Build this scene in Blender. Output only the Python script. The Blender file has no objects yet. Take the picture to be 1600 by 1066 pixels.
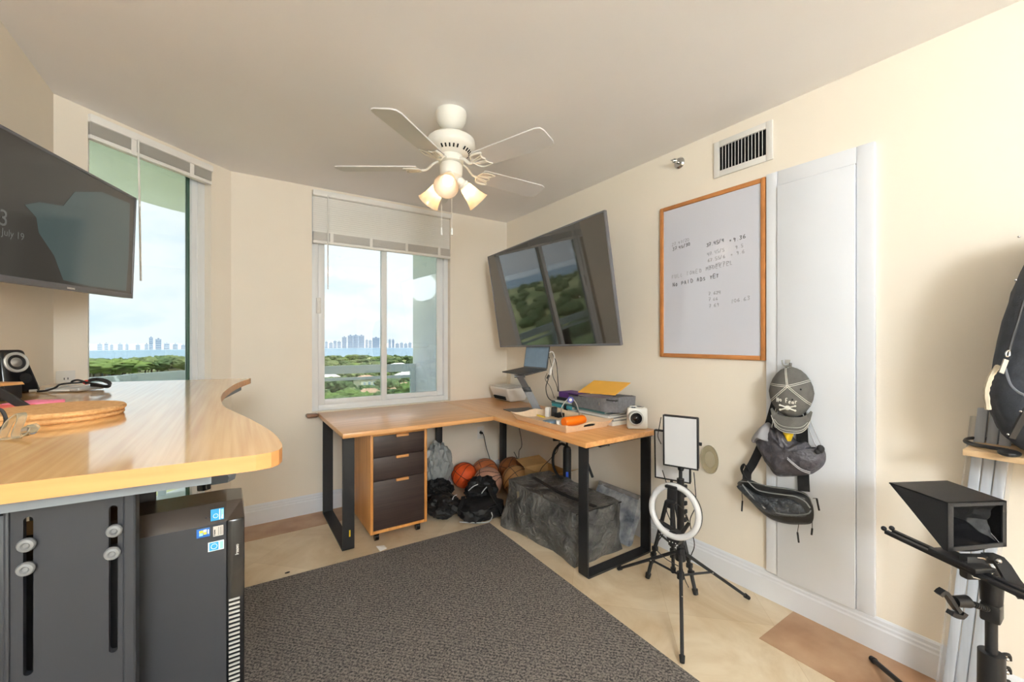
import bpy, bmesh, math, random
from mathutils import Vector, Matrix, noise, Euler
random.seed(7)
D = bpy.data; SC = bpy.context.scene; COL = SC.collection
V = Vector
# ---------------------------------------------------------------- camera geometry
F = 652.0; EYE = 1.289; YAW = math.radians(33.7); SN, CS = math.sin(YAW), math.cos(YAW)
def ray(px, py):
    u = (px-800)/F; v = (533-py)/F
    return V((SN+u*CS, CS-u*SN, v))
def onz(px, py, z): r = ray(px, py); return V((0,0,EYE))+r*((z-EYE)/r.z)
def onx(px, py, x): r = ray(px, py); return V((0,0,EYE))+r*(x/r.x)
def ony(px, py, y): r = ray(px, py); return V((0,0,EYE))+r*(y/r.y)
def dep(px, py, d): return V((0,0,EYE))+ray(px, py)*d
XR, XL, YW, ZC = 2.233, -0.703, 3.44, 2.45
YB = -2.5

# ---------------------------------------------------------------- materials
def s2l(c): return tuple((x/12.92 if x <= .04045 else ((x+.055)/1.055)**2.4) for x in c)
def rgb(r, g, b): return s2l((r/255, g/255, b/255))+(1,)
def mat(name, col, rough=.5, metal=0, spec=.5, noise_amt=0, noise_scale=8, bump=0, bump_scale=60, stretch=None, trans=0, ior=1.45,
        emit=None, estr=0, coat=0, col2=None, sss=0, alpha=1, bdist=.01):
    m = D.materials.new(name); m.use_nodes = True; nt = m.node_tree; N = nt.nodes; L = nt.links
    b = N['Principled BSDF']
    b.inputs['Base Color'].default_value = col; b.inputs['Roughness'].default_value = rough
    b.inputs['Metallic'].default_value = metal; b.inputs['Specular IOR Level'].default_value = spec
    b.inputs['Transmission Weight'].default_value = trans; b.inputs['IOR'].default_value = ior
    b.inputs['Coat Weight'].default_value = coat; b.inputs['Coat Roughness'].default_value = .08
    b.inputs['Alpha'].default_value = alpha
    if sss: b.inputs['Subsurface Weight'].default_value = sss
    if emit: b.inputs['Emission Color'].default_value = emit; b.inputs['Emission Strength'].default_value = estr
    if noise_amt or bump or col2:
        tc = N.new('ShaderNodeTexCoord'); mp = N.new('ShaderNodeMapping'); L.new(tc.outputs['Object'], mp.inputs['Vector'])
        if stretch: mp.inputs['Scale'].default_value = stretch
    if noise_amt or col2:
        nz = N.new('ShaderNodeTexNoise'); nz.inputs['Scale'].default_value = noise_scale; nz.inputs['Detail'].default_value = 6
        L.new(mp.outputs['Vector'], nz.inputs['Vector'])
        rp = N.new('ShaderNodeValToRGB'); rp.color_ramp.elements[0].position = .32; rp.color_ramp.elements[1].position = .68
        c2 = col2 if col2 else tuple(min(1, x*(1+noise_amt)) for x in col[:3])+(1,)
        c1 = col if col2 else tuple(x*(1-noise_amt) for x in col[:3])+(1,)
        rp.color_ramp.elements[0].color = c1; rp.color_ramp.elements[1].color = c2
        L.new(nz.outputs['Fac'], rp.inputs['Fac']); L.new(rp.outputs['Color'], b.inputs['Base Color'])
    if bump:
        n2 = N.new('ShaderNodeTexNoise'); n2.inputs['Scale'].default_value = bump_scale; n2.inputs['Detail'].default_value = 4
        L.new(mp.outputs['Vector'], n2.inputs['Vector'])
        bp = N.new('ShaderNodeBump'); bp.inputs['Strength'].default_value = bump; bp.inputs['Distance'].default_value = bdist
        L.new(n2.outputs['Fac'], bp.inputs['Height']); L.new(bp.outputs['Normal'], b.inputs['Normal'])
    return m
M = {}
M['wall'] = mat('wall_paint', rgb(242,233,219), .75, noise_amt=.02, noise_scale=1.5, bump=.04, bump_scale=120)
M['ceil'] = mat('ceiling_paint', rgb(247,245,246), .9, noise_amt=.02, noise_scale=1.2)
M['trim'] = mat('white_trim_paint', rgb(230,233,240), .4, noise_amt=.01)
M['door'] = mat('white_door_paint', rgb(228,232,240), .45, noise_amt=.012, noise_scale=3)
M['frame'] = mat('white_window_frame', rgb(234,236,238), .35, noise_amt=.01)
M['blind'] = mat('white_blind_slat', rgb(244,242,238), .45, noise_amt=.01)
M['stone'] = mat('brown_sill_stone', rgb(120,85,65), .3, noise_amt=.25, noise_scale=20)
M['fanwhite'] = mat('white_fan_enamel', rgb(240,238,230), .35, noise_amt=.01)
M['blade'] = mat('fan_blade_white', rgb(218,217,218), .4, noise_amt=.015)
M['dark'] = mat('dark_hole', rgb(20,20,20), .9, noise_amt=.1)
M['steel'] = mat('powder_coated_black_steel', rgb(34,34,36), .5, noise_amt=.1, noise_scale=30)
M['black'] = mat('black_plastic', rgb(26,26,28), .45, noise_amt=.1, noise_scale=30)
M['blackg'] = mat('black_gloss_plastic', rgb(18,18,20), .15, noise_amt=.1)
M['rubber'] = mat('black_rubber', rgb(22,22,23), .7, noise_amt=.1)
M['cable'] = mat('black_cable', rgb(28,26,26), .5, noise_amt=.1)
M['wcable'] = mat('white_cable', rgb(225,225,222), .5, noise_amt=.02)
M['chrome'] = mat('chrome', rgb(200,200,200), .2, 1, noise_amt=.03)
M['silver'] = mat('silver_plastic', rgb(190,190,188), .35, .4, noise_amt=.03)
M['grey'] = mat('grey_steel_frame', rgb(120,126,132), .5, noise_amt=.05)
M['white'] = mat('white_plastic', rgb(232,230,226), .4, noise_amt=.01)
M['led'] = mat('frosted_light_panel', rgb(205,206,210), .5, noise_amt=.015, noise_scale=3)
M['ring'] = mat('frosted_ring_diffuser', rgb(214,214,216), .4, noise_amt=.01)
M['clothblack'] = mat('black_nylon', rgb(22,22,24), .6, noise_amt=.3, noise_scale=10, bump=.6, bump_scale=25)
M['piping'] = mat('light_grey_piping', rgb(185,188,192), .5, noise_amt=.05)
M['greybag'] = mat('grey_plastic_bag', rgb(148,152,152), .35, noise_amt=.12, noise_scale=9, bump=.8, bump_scale=14)
M['cardboard'] = mat('cardboard', rgb(176,138,88), .8, noise_amt=.08, noise_scale=12)
M['brownbag'] = mat('brown_leather', rgb(140,100,58), .6, noise_amt=.1)
M['tape'] = mat('yellow_tape', rgb(228,190,40), .4, noise_amt=.05)
M['orange'] = mat('orange_plastic', rgb(246,120,20), .3, noise_amt=.05)
M['teal'] = mat('teal_cover', rgb(70,165,180), .5, noise_amt=.08)
M['tealdark'] = mat('dark_teal_cover', rgb(70,110,112), .5, noise_amt=.08)
M['purple'] = mat('purple_cover', rgb(92,50,130), .5, noise_amt=.08)
M['paper'] = mat('paper_pages', rgb(225,220,208), .8, noise_amt=.05, noise_scale=40)
M['greybook'] = mat('grey_cover', rgb(165,162,158), .6, noise_amt=.05)
M['envelope'] = mat('manila_envelope', rgb(236,178,70), .6, noise_amt=.03)
M['greycloth'] = mat('heather_grey_cloth', rgb(112,113,117), .85, noise_amt=.15, noise_scale=60, bump=.2, bump_scale=200)
M['lilac'] = mat('lilac_lining', rgb(160,150,170), .8, noise_amt=.08)
M['cap'] = mat('washed_grey_cotton', rgb(96,94,90), .9, noise_amt=.18, noise_scale=25, bump=.2, bump_scale=300)
M['stitch'] = mat('white_stitching', rgb(222,220,212), .8, noise_amt=.05)
M['dsbag'] = mat('grey_nylon', rgb(80,77,83), .45, noise_amt=.15, noise_scale=9, bump=.8, bump_scale=18, bdist=.03)
M['dslight'] = mat('light_grey_nylon', rgb(140,138,142), .5, noise_amt=.1, noise_scale=9, bump=.4, bump_scale=18)
M['waist'] = mat('black_ripstop', rgb(30,31,32), .45, noise_amt=.15, noise_scale=30, bump=.2, bump_scale=60)
M['lining'] = mat('dark_grey_lining', rgb(66,68,72), .4, noise_amt=.3, noise_scale=14, bump=1, bump_scale=30, bdist=.03)
M['denim'] = mat('charcoal_canvas', rgb(62,66,74), .8, noise_amt=.15, noise_scale=40, bump=.2, bump_scale=200)
M['cream'] = mat('cream_tassel', rgb(190,180,160), .8, noise_amt=.1, noise_scale=50)
M['pale'] = mat('pale_wood_board', rgb(214,182,142), .6, noise_amt=.06, noise_scale=10, stretch=(20,1,20))
M['alu'] = mat('pale_grey_folded_panel', rgb(176,182,192), .35, noise_amt=.12, noise_scale=2, stretch=(1,30,1))
M['tray'] = mat('pale_birch', rgb(234,208,178), .5, noise_amt=.06, noise_scale=6, stretch=(14,2,14))
M['stucco'] = mat('pale_aqua_stucco', rgb(236,240,250), .9, noise_amt=.05, noise_scale=3, bump=.5, bump_scale=14)
M['rail'] = mat('pale_blue_metal_rail', rgb(226,236,242), .5, noise_amt=.03)
M['lawn'] = mat('lawn_grass', rgb(120,136,86), .95, col2=rgb(176,178,128), noise_scale=.015)
M['water'] = mat('bay_water', rgb(120,155,178), .35, noise_amt=.05, noise_scale=.01)
M['far'] = mat('far_shore', rgb(206,214,220), .95, noise_amt=.1, noise_scale=.01)  # whitish-blue distance haze is put into the shore colour
M['leaf1'] = mat('bright_foliage', rgb(50,74,34), .9, col2=rgb(142,162,86), noise_scale=.9, bump=1, bump_scale=.8, bdist=1.5)
M['leaf2'] = mat('deep_foliage', rgb(44,64,40), .9, col2=rgb(118,138,88), noise_scale=.9, bump=1, bump_scale=.8, bdist=1.5)
M['leaf3'] = mat('olive_foliage', rgb(54,74,44), .9, col2=rgb(146,156,104), noise_scale=.9, bump=1, bump_scale=.8, bdist=1.5)
M['trunk'] = mat('tree_bark', rgb(110,92,74), .9, noise_amt=.1)
M['towerblue'] = mat('hazy_blue_tower', rgb(150,166,188), .8, noise_amt=.05, noise_scale=.05)  # aerial haze of the skyline painted into this base colour
M['towerpale'] = mat('hazy_pale_tower', rgb(200,206,214), .8, noise_amt=.05, noise_scale=.05)  # paleness stands for distance haze, put into the colour
M['housewall'] = mat('house_wall', rgb(225,215,200), .8, noise_amt=.05)
M['roofred'] = mat('clay_roof', rgb(205,160,135), .8, noise_amt=.1, noise_scale=1)
M['roofwhite'] = mat('pale_roof', rgb(225,222,215), .8, noise_amt=.05)
M['screw'] = mat('grey_knob_plastic', rgb(118,118,118), .4, noise_amt=.05)
M['pcgrey'] = mat('dark_grey_painted_metal', rgb(42,44,49), .45, noise_amt=.05, noise_scale=6)
M['pctop'] = mat('brown_black_gloss', rgb(56,48,42), .18, noise_amt=.1)
M['stblue'] = mat('blue_sticker', rgb(40,150,205), .4, noise_amt=.08, noise_scale=80)
M['stnavy'] = mat('navy_blue_sticker', rgb(20,95,175), .4, noise_amt=.08, noise_scale=80)
M['stgrey'] = mat('silver_sticker', rgb(196,190,182), .4, noise_amt=.05, noise_scale=80)
M['stwhite'] = mat('white_sticker', rgb(225,235,240), .4, noise_amt=.02)
M['styellow'] = mat('yellow_print', rgb(240,205,60), .4, noise_amt=.02)
M['stgreen'] = mat('pale_aqua_print', rgb(150,210,200), .4, noise_amt=.02)
M['cork'] = mat('cork', rgb(198,148,92), .85, col2=rgb(222,176,122), noise_scale=120, bump=.3, bump_scale=150)
M['pink'] = mat('pink_paper', rgb(246,140,175), .7, noise_amt=.03)
M['coral'] = mat('coral_paper', rgb(236,110,100), .7, noise_amt=.03)
M['red'] = mat('red_rubber_band', rgb(225,70,55), .6, noise_amt=.03)
M['tan'] = mat('light_wood_band', rgb(205,150,92), .4, noise_amt=.06)
M['chromecone'] = mat('speaker_cone_metal', rgb(165,165,165), .3, .8, noise_amt=.05)
M['ink'] = mat('black_marker_ink', rgb(70,70,76), .8, noise_amt=.05)
M['inkfaint'] = mat('faded_marker_ink', rgb(150,150,158), .8, noise_amt=.05)
M['board'] = mat('whiteboard_enamel', rgb(212,214,226), .12, noise_amt=.008, noise_scale=2)
M['boardframe'] = mat('oak_board_frame', rgb(178,118,66), .45, noise_amt=.12, noise_scale=20)
M['vent'] = mat('white_vent_metal', rgb(226,224,220), .45, noise_amt=.02)
M['clear'] = mat('clear_plastic', rgb(235,228,205), .12, trans=.75, ior=1.3, noise_amt=.01)
M['clearw'] = mat('clear_film', rgb(235,236,238), .15, trans=.8, ior=1.15, noise_amt=.01, alpha=.5)
M['blueprint'] = mat('white_blue_mottled_wrap', rgb(96,104,118), .2, col2=rgb(196,200,206), noise_scale=14, bump=.8, bump_scale=20)
M['dkblue'] = mat('navy_badge', rgb(60,60,140), .4, noise_amt=.03)
M['cream2'] = mat('ivory_case', rgb(226,224,218), .4, noise_amt=.02)
M['brass'] = mat('brass', rgb(190,150,80), .35, .8, noise_amt=.05)
M['bluelabel'] = mat('blue_label', rgb(20,70,190), .5, noise_amt=.05)
M['tvframe'] = mat('dark_grey_tv_bezel', rgb(118,118,124), .4, .4, noise_amt=.03)
M['laptop'] = mat('blue_grey_laptop', rgb(128,146,162), .35, .5, noise_amt=.08, noise_scale=12)
M['standgrey'] = mat('space_grey_aluminium', rgb(92,92,94), .4, .6, noise_amt=.04)

def node_mat(name):
    m = D.materials.new(name); m.use_nodes = True
    return m, m.node_tree, m.node_tree.nodes, m.node_tree.links, m.node_tree.nodes['Principled BSDF']
def wood(name, c1, c2, along='x', rough=.3, scale=3.5, stretch=22, coat=0, plank=0):
    m, nt, N, L, b = node_mat(name)
    tc = N.new('ShaderNodeTexCoord'); mp = N.new('ShaderNodeMapping'); L.new(tc.outputs['Object'], mp.inputs['Vector'])
    sc = [stretch]*3; sc['xyz'.index(along)] = 1; mp.inputs['Scale'].default_value = sc
    nz = N.new('ShaderNodeTexNoise'); nz.inputs['Scale'].default_value = scale; nz.inputs['Detail'].default_value = 3; nz.inputs['Distortion'].default_value = 0
    L.new(mp.outputs[0], nz.inputs['Vector'])
    rp = N.new('ShaderNodeValToRGB'); rp.color_ramp.elements[0].color = c1; rp.color_ramp.elements[1].color = c2
    rp.color_ramp.elements[0].position = .3; rp.color_ramp.elements[1].position = .7
    L.new(nz.outputs['Fac'], rp.inputs['Fac'])
    L.new(rp.outputs['Color'], b.inputs['Base Color']); b.inputs['Roughness'].default_value = rough
    b.inputs['Coat Weight'].default_value = coat; b.inputs['Coat Roughness'].default_value = .09
    return m
M['bamboo'] = wood('bamboo_laminate', rgb(222,166,98), rgb(244,200,134), 'y', .29, 2.2, 40, 1)
M['bambooedge'] = wood('bamboo_edge', rgb(196,136,80), rgb(214,154,96), 'x', .35, 2, 20)
M['oakx'] = wood('honey_oak_x', rgb(204,148,92), rgb(230,176,118), 'x', .29, 2.5, 18, .25)
M['oaky'] = wood('honey_oak_y', rgb(206,146,88), rgb(230,174,114), 'y', .3, 2.5, 18, .2)
M['oakedge'] = wood('honey_oak_edge', rgb(200,136,74), rgb(226,162,96), 'x', .35, 2.5, 18)
M['oakz'] = wood('honey_oak_z', rgb(192,128,66), rgb(222,162,94), 'z', .35, 2.2, 16)
M['espresso'] = wood('espresso_veneer', rgb(44,32,30), rgb(62,48,44), 'x', .45, 3, 25)

def floor_mat():
    m, nt, N, L, b = node_mat('travertine_tile')
    tc = N.new('ShaderNodeTexCoord')
    rot = N.new('ShaderNodeMapping'); rot.inputs['Rotation'].default_value = (0,0,math.radians(45)); rot.inputs['Location'].default_value = (.12,.2,0)
    L.new(tc.outputs['Object'], rot.inputs['Vector'])
    br = N.new('ShaderNodeTexBrick'); br.offset = 0; br.inputs['Scale'].default_value = 1
    br.inputs['Brick Width'].default_value = .457; br.inputs['Row Height'].default_value = .457
    br.inputs['Mortar Size'].default_value = .0012; br.inputs['Mortar Smooth'].default_value = .3
    br.inputs['Color1'].default_value = (1,1,1,1); br.inputs['Color2'].default_value = (.90,.88,.86,1); br.inputs['Mortar'].default_value = (.80,.74,.66,1)
    L.new(rot.outputs[0], br.inputs['Vector'])
    nz = N.new('ShaderNodeTexNoise'); nz.inputs['Scale'].default_value = 2.2; nz.inputs['Detail'].default_value = 10; nz.inputs['Roughness'].default_value = .62; nz.inputs['Distortion'].default_value = 1.6
    L.new(tc.outputs['Object'], nz.inputs['Vector'])
    rp = N.new('ShaderNodeValToRGB'); e = rp.color_ramp.elements
    e[0].position = .3; e[0].color = rgb(206,182,146); e[1].position = .62; e[1].color = rgb(232,216,190)
    L.new(nz.outputs['Fac'], rp.inputs['Fac'])
    mx = N.new('ShaderNodeMix'); mx.data_type = 'RGBA'; mx.blend_type = 'MULTIPLY'; mx.inputs[0].default_value = 1
    L.new(rp.outputs['Color'], mx.inputs[6]); L.new(br.outputs['Color'], mx.inputs[7])
    L.new(mx.outputs[2], b.inputs['Base Color']); b.inputs['Roughness'].default_value = .32
    return m
M['floor'] = floor_mat()
M['brownstone'] = mat('brown_travertine_border', rgb(160,122,92), .35, col2=rgb(190,156,124), noise_scale=5)
def rug_mat():
    m, nt, N, L, b = node_mat('charcoal_flatweave')
    tc = N.new('ShaderNodeTexCoord')
    nz = N.new('ShaderNodeTexNoise'); nz.inputs['Scale'].default_value = 120; nz.inputs['Detail'].default_value = 3
    L.new(tc.outputs['Object'], nz.inputs['Vector'])
    wv = N.new('ShaderNodeTexWave'); wv.inputs['Scale'].default_value = 28; wv.inputs['Distortion'].default_value = 6; wv.inputs['Detail'].default_value = 3; wv.inputs['Detail Scale'].default_value = 6
    wv.bands_direction = 'DIAGONAL'; L.new(tc.outputs['Object'], wv.inputs['Vector'])
    ad = N.new('ShaderNodeMath'); ad.operation = 'MULTIPLY_ADD'; ad.inputs[1].default_value = .16; L.new(wv.outputs['Fac'], ad.inputs[0]); L.new(nz.outputs['Fac'], ad.inputs[2])
    rp = N.new('ShaderNodeValToRGB'); e = rp.color_ramp.elements
    e[0].position = .42; e[0].color = rgb(54,51,52); e[1].position = .74; e[1].color = rgb(134,126,119)
    L.new(ad.outputs[0], rp.inputs['Fac']); L.new(rp.outputs['Color'], b.inputs['Base Color']); b.inputs['Roughness'].default_value = .95
    bp = N.new('ShaderNodeBump'); bp.inputs['Strength'].default_value = .5; bp.inputs['Distance'].default_value = .004
    L.new(ad.outputs[0], bp.inputs['Height']); L.new(bp.outputs[0], b.inputs['Normal'])
    return m
M['rug'] = rug_mat()
def woven_mat():
    m, nt, N, L, b = node_mat('grey_woven_polypropylene')
    tc = N.new('ShaderNodeTexCoord')
    wv = N.new('ShaderNodeTexWave'); wv.inputs['Scale'].default_value = 60; wv.inputs['Distortion'].default_value = 1; L.new(tc.outputs['Object'], wv.inputs['Vector'])
    w2 = N.new('ShaderNodeTexWave'); w2.bands_direction = 'Z'; w2.inputs['Scale'].default_value = 60; w2.inputs['Distortion'].default_value = 1; L.new(tc.outputs['Object'], w2.inputs['Vector'])
    nz = N.new('ShaderNodeTexNoise'); nz.inputs['Scale'].default_value = 9; nz.inputs['Detail'].default_value = 7; L.new(tc.outputs['Object'], nz.inputs['Vector'])
    a = N.new('ShaderNodeMath'); a.operation = 'ADD'; L.new(wv.outputs['Fac'], a.inputs[0]); L.new(w2.outputs['Fac'], a.inputs[1])
    k = N.new('ShaderNodeMath'); k.operation = 'MULTIPLY_ADD'; k.inputs[1].default_value = .12; L.new(a.outputs[0], k.inputs[0]); L.new(nz.outputs['Fac'], k.inputs[2])
    rp = N.new('ShaderNodeValToRGB'); e = rp.color_ramp.elements; e[0].position = .35; e[0].color = rgb(66,65,64); e[1].position = .68; e[1].color = rgb(118,116,112)
    L.new(nz.outputs['Fac'], rp.inputs['Fac']); L.new(rp.outputs['Color'], b.inputs['Base Color']); b.inputs['Roughness'].default_value = .34
    bp = N.new('ShaderNodeBump'); bp.inputs['Strength'].default_value = .5; bp.inputs['Distance'].default_value = .02
    n3 = N.new('ShaderNodeTexNoise'); n3.inputs['Scale'].default_value = 16; n3.inputs['Detail'].default_value = 9; n3.inputs['Distortion'].default_value = 1.5; L.new(tc.outputs['Object'], n3.inputs['Vector']); bp.inputs['Distance'].default_value = .05; bp.inputs['Strength'].default_value = .8
    L.new(n3.outputs['Fac'], bp.inputs['Height']); L.new(bp.outputs[0], b.inputs['Normal'])
    return m
M['woven'] = woven_mat()
def glass_mat(name, tint, refl=.08):
    m, nt, N, L, b = node_mat(name); N.remove(b)
    out = N['Material Output']; t = N.new('ShaderNodeBsdfTransparent'); t.inputs[0].default_value = tint
    g = N.new('ShaderNodeBsdfGlossy'); g.inputs['Roughness'].default_value = 0; g.inputs['Color'].default_value = (1,1,1,1)
    fr = N.new('ShaderNodeFresnel'); fr.inputs['IOR'].default_value = 1.45
    mx = N.new('ShaderNodeMixShader'); L.new(fr.outputs[0], mx.inputs[0]); L.new(t.outputs[0], mx.inputs[1]); L.new(g.outputs[0], mx.inputs[2])
    L.new(mx.outputs[0], out.inputs['Surface']); return m
M['glass1'] = glass_mat('green_tinted_glass', (.55,.582,.582,1))
M['glass2'] = glass_mat('grey_tinted_glass', (.55,.575,.58,1))
M['railglass'] = glass_mat('clear_rail_glass', (.85,.92,.9,1))
M['screen'] = mat('tv_screen_glass', rgb(38,34,30), .04, spec=1.0, noise_amt=.02, coat=1)
M['screen'].node_tree.nodes['Principled BSDF'].inputs['Coat Roughness'].default_value = .02
M['screenl'] = mat('lit_dark_screen', rgb(22,22,20), .12, spec=.5, noise_amt=.02, emit=rgb(70,66,60), estr=.55)
M['scrteal'] = mat('lit_teal_picture', rgb(22,22,20), .12, emit=rgb(78,92,90), estr=.6, noise_amt=.02)
M['scrblue'] = mat('lit_blue_grey_picture', rgb(22,22,20), .12, emit=rgb(80,92,98), estr=.6, noise_amt=.02)
M['scrtext'] = mat('lit_screen_text', rgb(30,30,30), .2, emit=rgb(135,135,130), estr=.35, noise_amt=.02)
M['bulb'] = mat('lit_bulb', rgb(255,240,220), .3, emit=(1,.88,.70,1), estr=20, noise_amt=.01)
M['shade'] = mat('frosted_glass_shade', rgb(250,232,210), .35, trans=.0, noise_amt=.02)
def shade_mat():
    m, nt, N, L, b = node_mat('frosted_shade'); N.remove(b); out = N['Material Output']
    d = N.new('ShaderNodeBsdfDiffuse'); d.inputs[0].default_value = (.85,.78,.68,1)
    t = N.new('ShaderNodeBsdfTranslucent'); t.inputs[0].default_value = (.95,.80,.62,1)
    g = N.new('ShaderNodeBsdfGlossy'); g.inputs['Roughness'].default_value = .2
    a = N.new('ShaderNodeMixShader'); a.inputs[0].default_value = .6; L.new(d.outputs[0], a.inputs[1]); L.new(t.outputs[0], a.inputs[2])
    c = N.new('ShaderNodeMixShader'); c.inputs[0].default_value = .06; L.new(a.outputs[0], c.inputs[1]); L.new(g.outputs[0], c.inputs[2])
    L.new(c.outputs[0], out.inputs['Surface']); return m
M['shade'] = shade_mat()
def ballmat(name, c1): return mat(name, c1, .55, noise_amt=.08, noise_scale=14, bump=.3, bump_scale=250)

# ---------------------------------------------------------------- mesh helpers
def nb(): return bmesh.new()
def frame_m(o, ax, ay, az=None):
    ax = V(ax).normalized(); ay = V(ay).normalized(); az = ax.cross(ay).normalized() if az is None else V(az).normalized()
    m = Matrix.Identity(4)
    for i in range(3): m[i][0] = ax[i]; m[i][1] = ay[i]; m[i][2] = az[i]; m[i][3] = o[i]
    return m
def box(bm, lo, hi, bev=0, mtx=None, seg=2):
    c = [(lo[i]+hi[i])/2 for i in range(3)]; s = [abs(hi[i]-lo[i]) for i in range(3)]
    r = bmesh.ops.create_cube(bm, size=1, matrix=Matrix.Translation(c) @ Matrix.Diagonal((*s,1)))
    vs = r['verts']
    if bev:
        es = list({e for v in vs for e in v.link_edges})
        rr = bmesh.ops.bevel(bm, geom=es, offset=bev, segments=seg, profile=.5, affect='EDGES')
        vs = list({v for v in rr['verts']} | {v for v in vs if v.is_valid})
        vs = list({w for v in vs for f in v.link_faces for w in f.verts})
    if mtx is not None: bmesh.ops.transform(bm, matrix=mtx, verts=vs)
    return vs
def obox(bm, o, ax, ay, lo, hi, bev=0): return box(bm, lo, hi, bev, frame_m(o, ax, ay))
def prism(bm, pts, ext):
    a = [bm.verts.new(p) for p in pts]; b = [bm.verts.new(V(p)+V(ext)) for p in pts]; n = len(pts)
    bm.faces.new(a); bm.faces.new(b[::-1])
    for i in range(n): bm.faces.new((a[i], b[i], b[(i+1)%n], a[(i+1)%n]))
    bmesh.ops.recalc_face_normals(bm, faces=bm.faces[:]); return a+b
def catmull(pts, k=6, closed=False):
    P = [V(p) for p in pts]; n = len(P)
    if n < 3 or k < 1: return P
    out = []; rng = range(n if closed else n-1)
    for i in rng:
        p0 = P[(i-1)%n] if closed or i > 0 else P[0]*2-P[1]; p1 = P[i]; p2 = P[(i+1)%n]
        p3 = P[(i+2)%n] if closed or i+2 < n else P[-1]*2-P[-2]
        for j in range(k):
            t = j/k; t2 = t*t; t3 = t2*t
            out.append(.5*((2*p1)+(-p0+p2)*t+(2*p0-5*p1+4*p2-p3)*t2+(-p0+3*p1-3*p2+p3)*t3))
    if not closed: out.append(P[-1])
    return out
def tube(bm, pts, r, seg=8, closed=False, smooth=6, flat=None, up=None):
    P = catmull(pts, smooth, closed) if smooth else [V(p) for p in pts]
    n = len(P); rings = []; prev = None
    for i in range(n):
        if closed: t = P[(i+1)%n]-P[i-1]
        else: t = P[min(i+1,n-1)]-P[max(i-1,0)]
        t = t.normalized() if t.length > 1e-9 else V((0,0,1))
        if up is not None: a = V(up)-t*V(up).dot(t)
        elif prev is None: a = t.orthogonal()
        else: a = prev-t*prev.dot(t)
        a.normalize(); prev = a; b = t.cross(a)
        rr = r(i/(n-1)) if callable(r) else r
        fb = rr*(flat if flat else 1)
        rings.append([bm.verts.new(P[i]+a*math.cos(2*math.pi*k/seg)*rr+b*math.sin(2*math.pi*k/seg)*fb) for k in range(seg)])
    for i in range(n if closed else n-1):
        A, B = rings[i], rings[(i+1)%n]
        for k in range(seg): bm.faces.new((A[k], A[(k+1)%seg], B[(k+1)%seg], B[k]))
    if not closed: bm.faces.new(rings[0][::-1]); bm.faces.new(rings[-1])
def strap(bm, pts, w, th, wdir, smooth=6):
    P = catmull(pts, smooth); rings = []
    for i in range(len(P)):
        t = (P[min(i+1,len(P)-1)]-P[max(i-1,0)]).normalized(); wd = wdir[0].lerp(wdir[1], i/(len(P)-1)) if isinstance(wdir, (tuple,list)) and isinstance(wdir[0], Vector) else V(wdir)
        wd = (wd-t*wd.dot(t)).normalized(); nn = t.cross(wd)
        rings.append([bm.verts.new(P[i]+wd*a*w/2+nn*b*th/2) for a, b in ((-1,-1),(1,-1),(1,1),(-1,1))])
    for A, B in zip(rings, rings[1:]):
        for k in range(4): bm.faces.new((A[k], A[(k+1)%4], B[(k+1)%4], B[k]))
    bm.faces.new(rings[0][::-1]); bm.faces.new(rings[-1])
def cyl(bm, p0, p1, r0, r1=None, seg=20):
    p0, p1 = V(p0), V(p1); r1 = r0 if r1 is None else r1; t = (p1-p0).normalized(); a = t.orthogonal().normalized(); b = t.cross(a)
    A = [bm.verts.new(p0+(a*math.cos(2*math.pi*k/seg)+b*math.sin(2*math.pi*k/seg))*r0) for k in range(seg)]
    B = [bm.verts.new(p1+(a*math.cos(2*math.pi*k/seg)+b*math.sin(2*math.pi*k/seg))*r1) for k in range(seg)]
    for k in range(seg): bm.faces.new((A[k], A[(k+1)%seg], B[(k+1)%seg], B[k]))
    bm.faces.new(A[::-1]); bm.faces.new(B)
def lathe(bm, prof, o, axis=(0,0,1), seg=28, cap=True):
    az = V(axis).normalized(); ax = az.orthogonal().normalized(); ay = az.cross(ax); o = V(o); rings = []
    for r, z in prof:
        if r < 1e-6: rings.append([bm.verts.new(o+az*z)])
        else: rings.append([bm.verts.new(o+az*z+(ax*math.cos(2*math.pi*k/seg)+ay*math.sin(2*math.pi*k/seg))*r) for k in range(seg)])
    for A, B in zip(rings, rings[1:]):
        if len(A) == 1 and len(B) == 1: continue
        for k in range(seg):
            if len(A) == 1: bm.faces.new((A[0], B[(k+1)%seg], B[k]))
            elif len(B) == 1: bm.faces.new((A[k], A[(k+1)%seg], B[0]))
            else: bm.faces.new((A[k], A[(k+1)%seg], B[(k+1)%seg], B[k]))
    if cap:
        if len(rings[0]) > 1: bm.faces.new(rings[0][::-1])
        if len(rings[-1]) > 1: bm.faces.new(rings[-1])
def ball(bm, c, r, sub=3, sc=(1,1,1)):
    bmesh.ops.create_icosphere(bm, subdivisions=sub, radius=r, matrix=Matrix.Translation(c) @ Matrix.Diagonal((*sc,1)))
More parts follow.
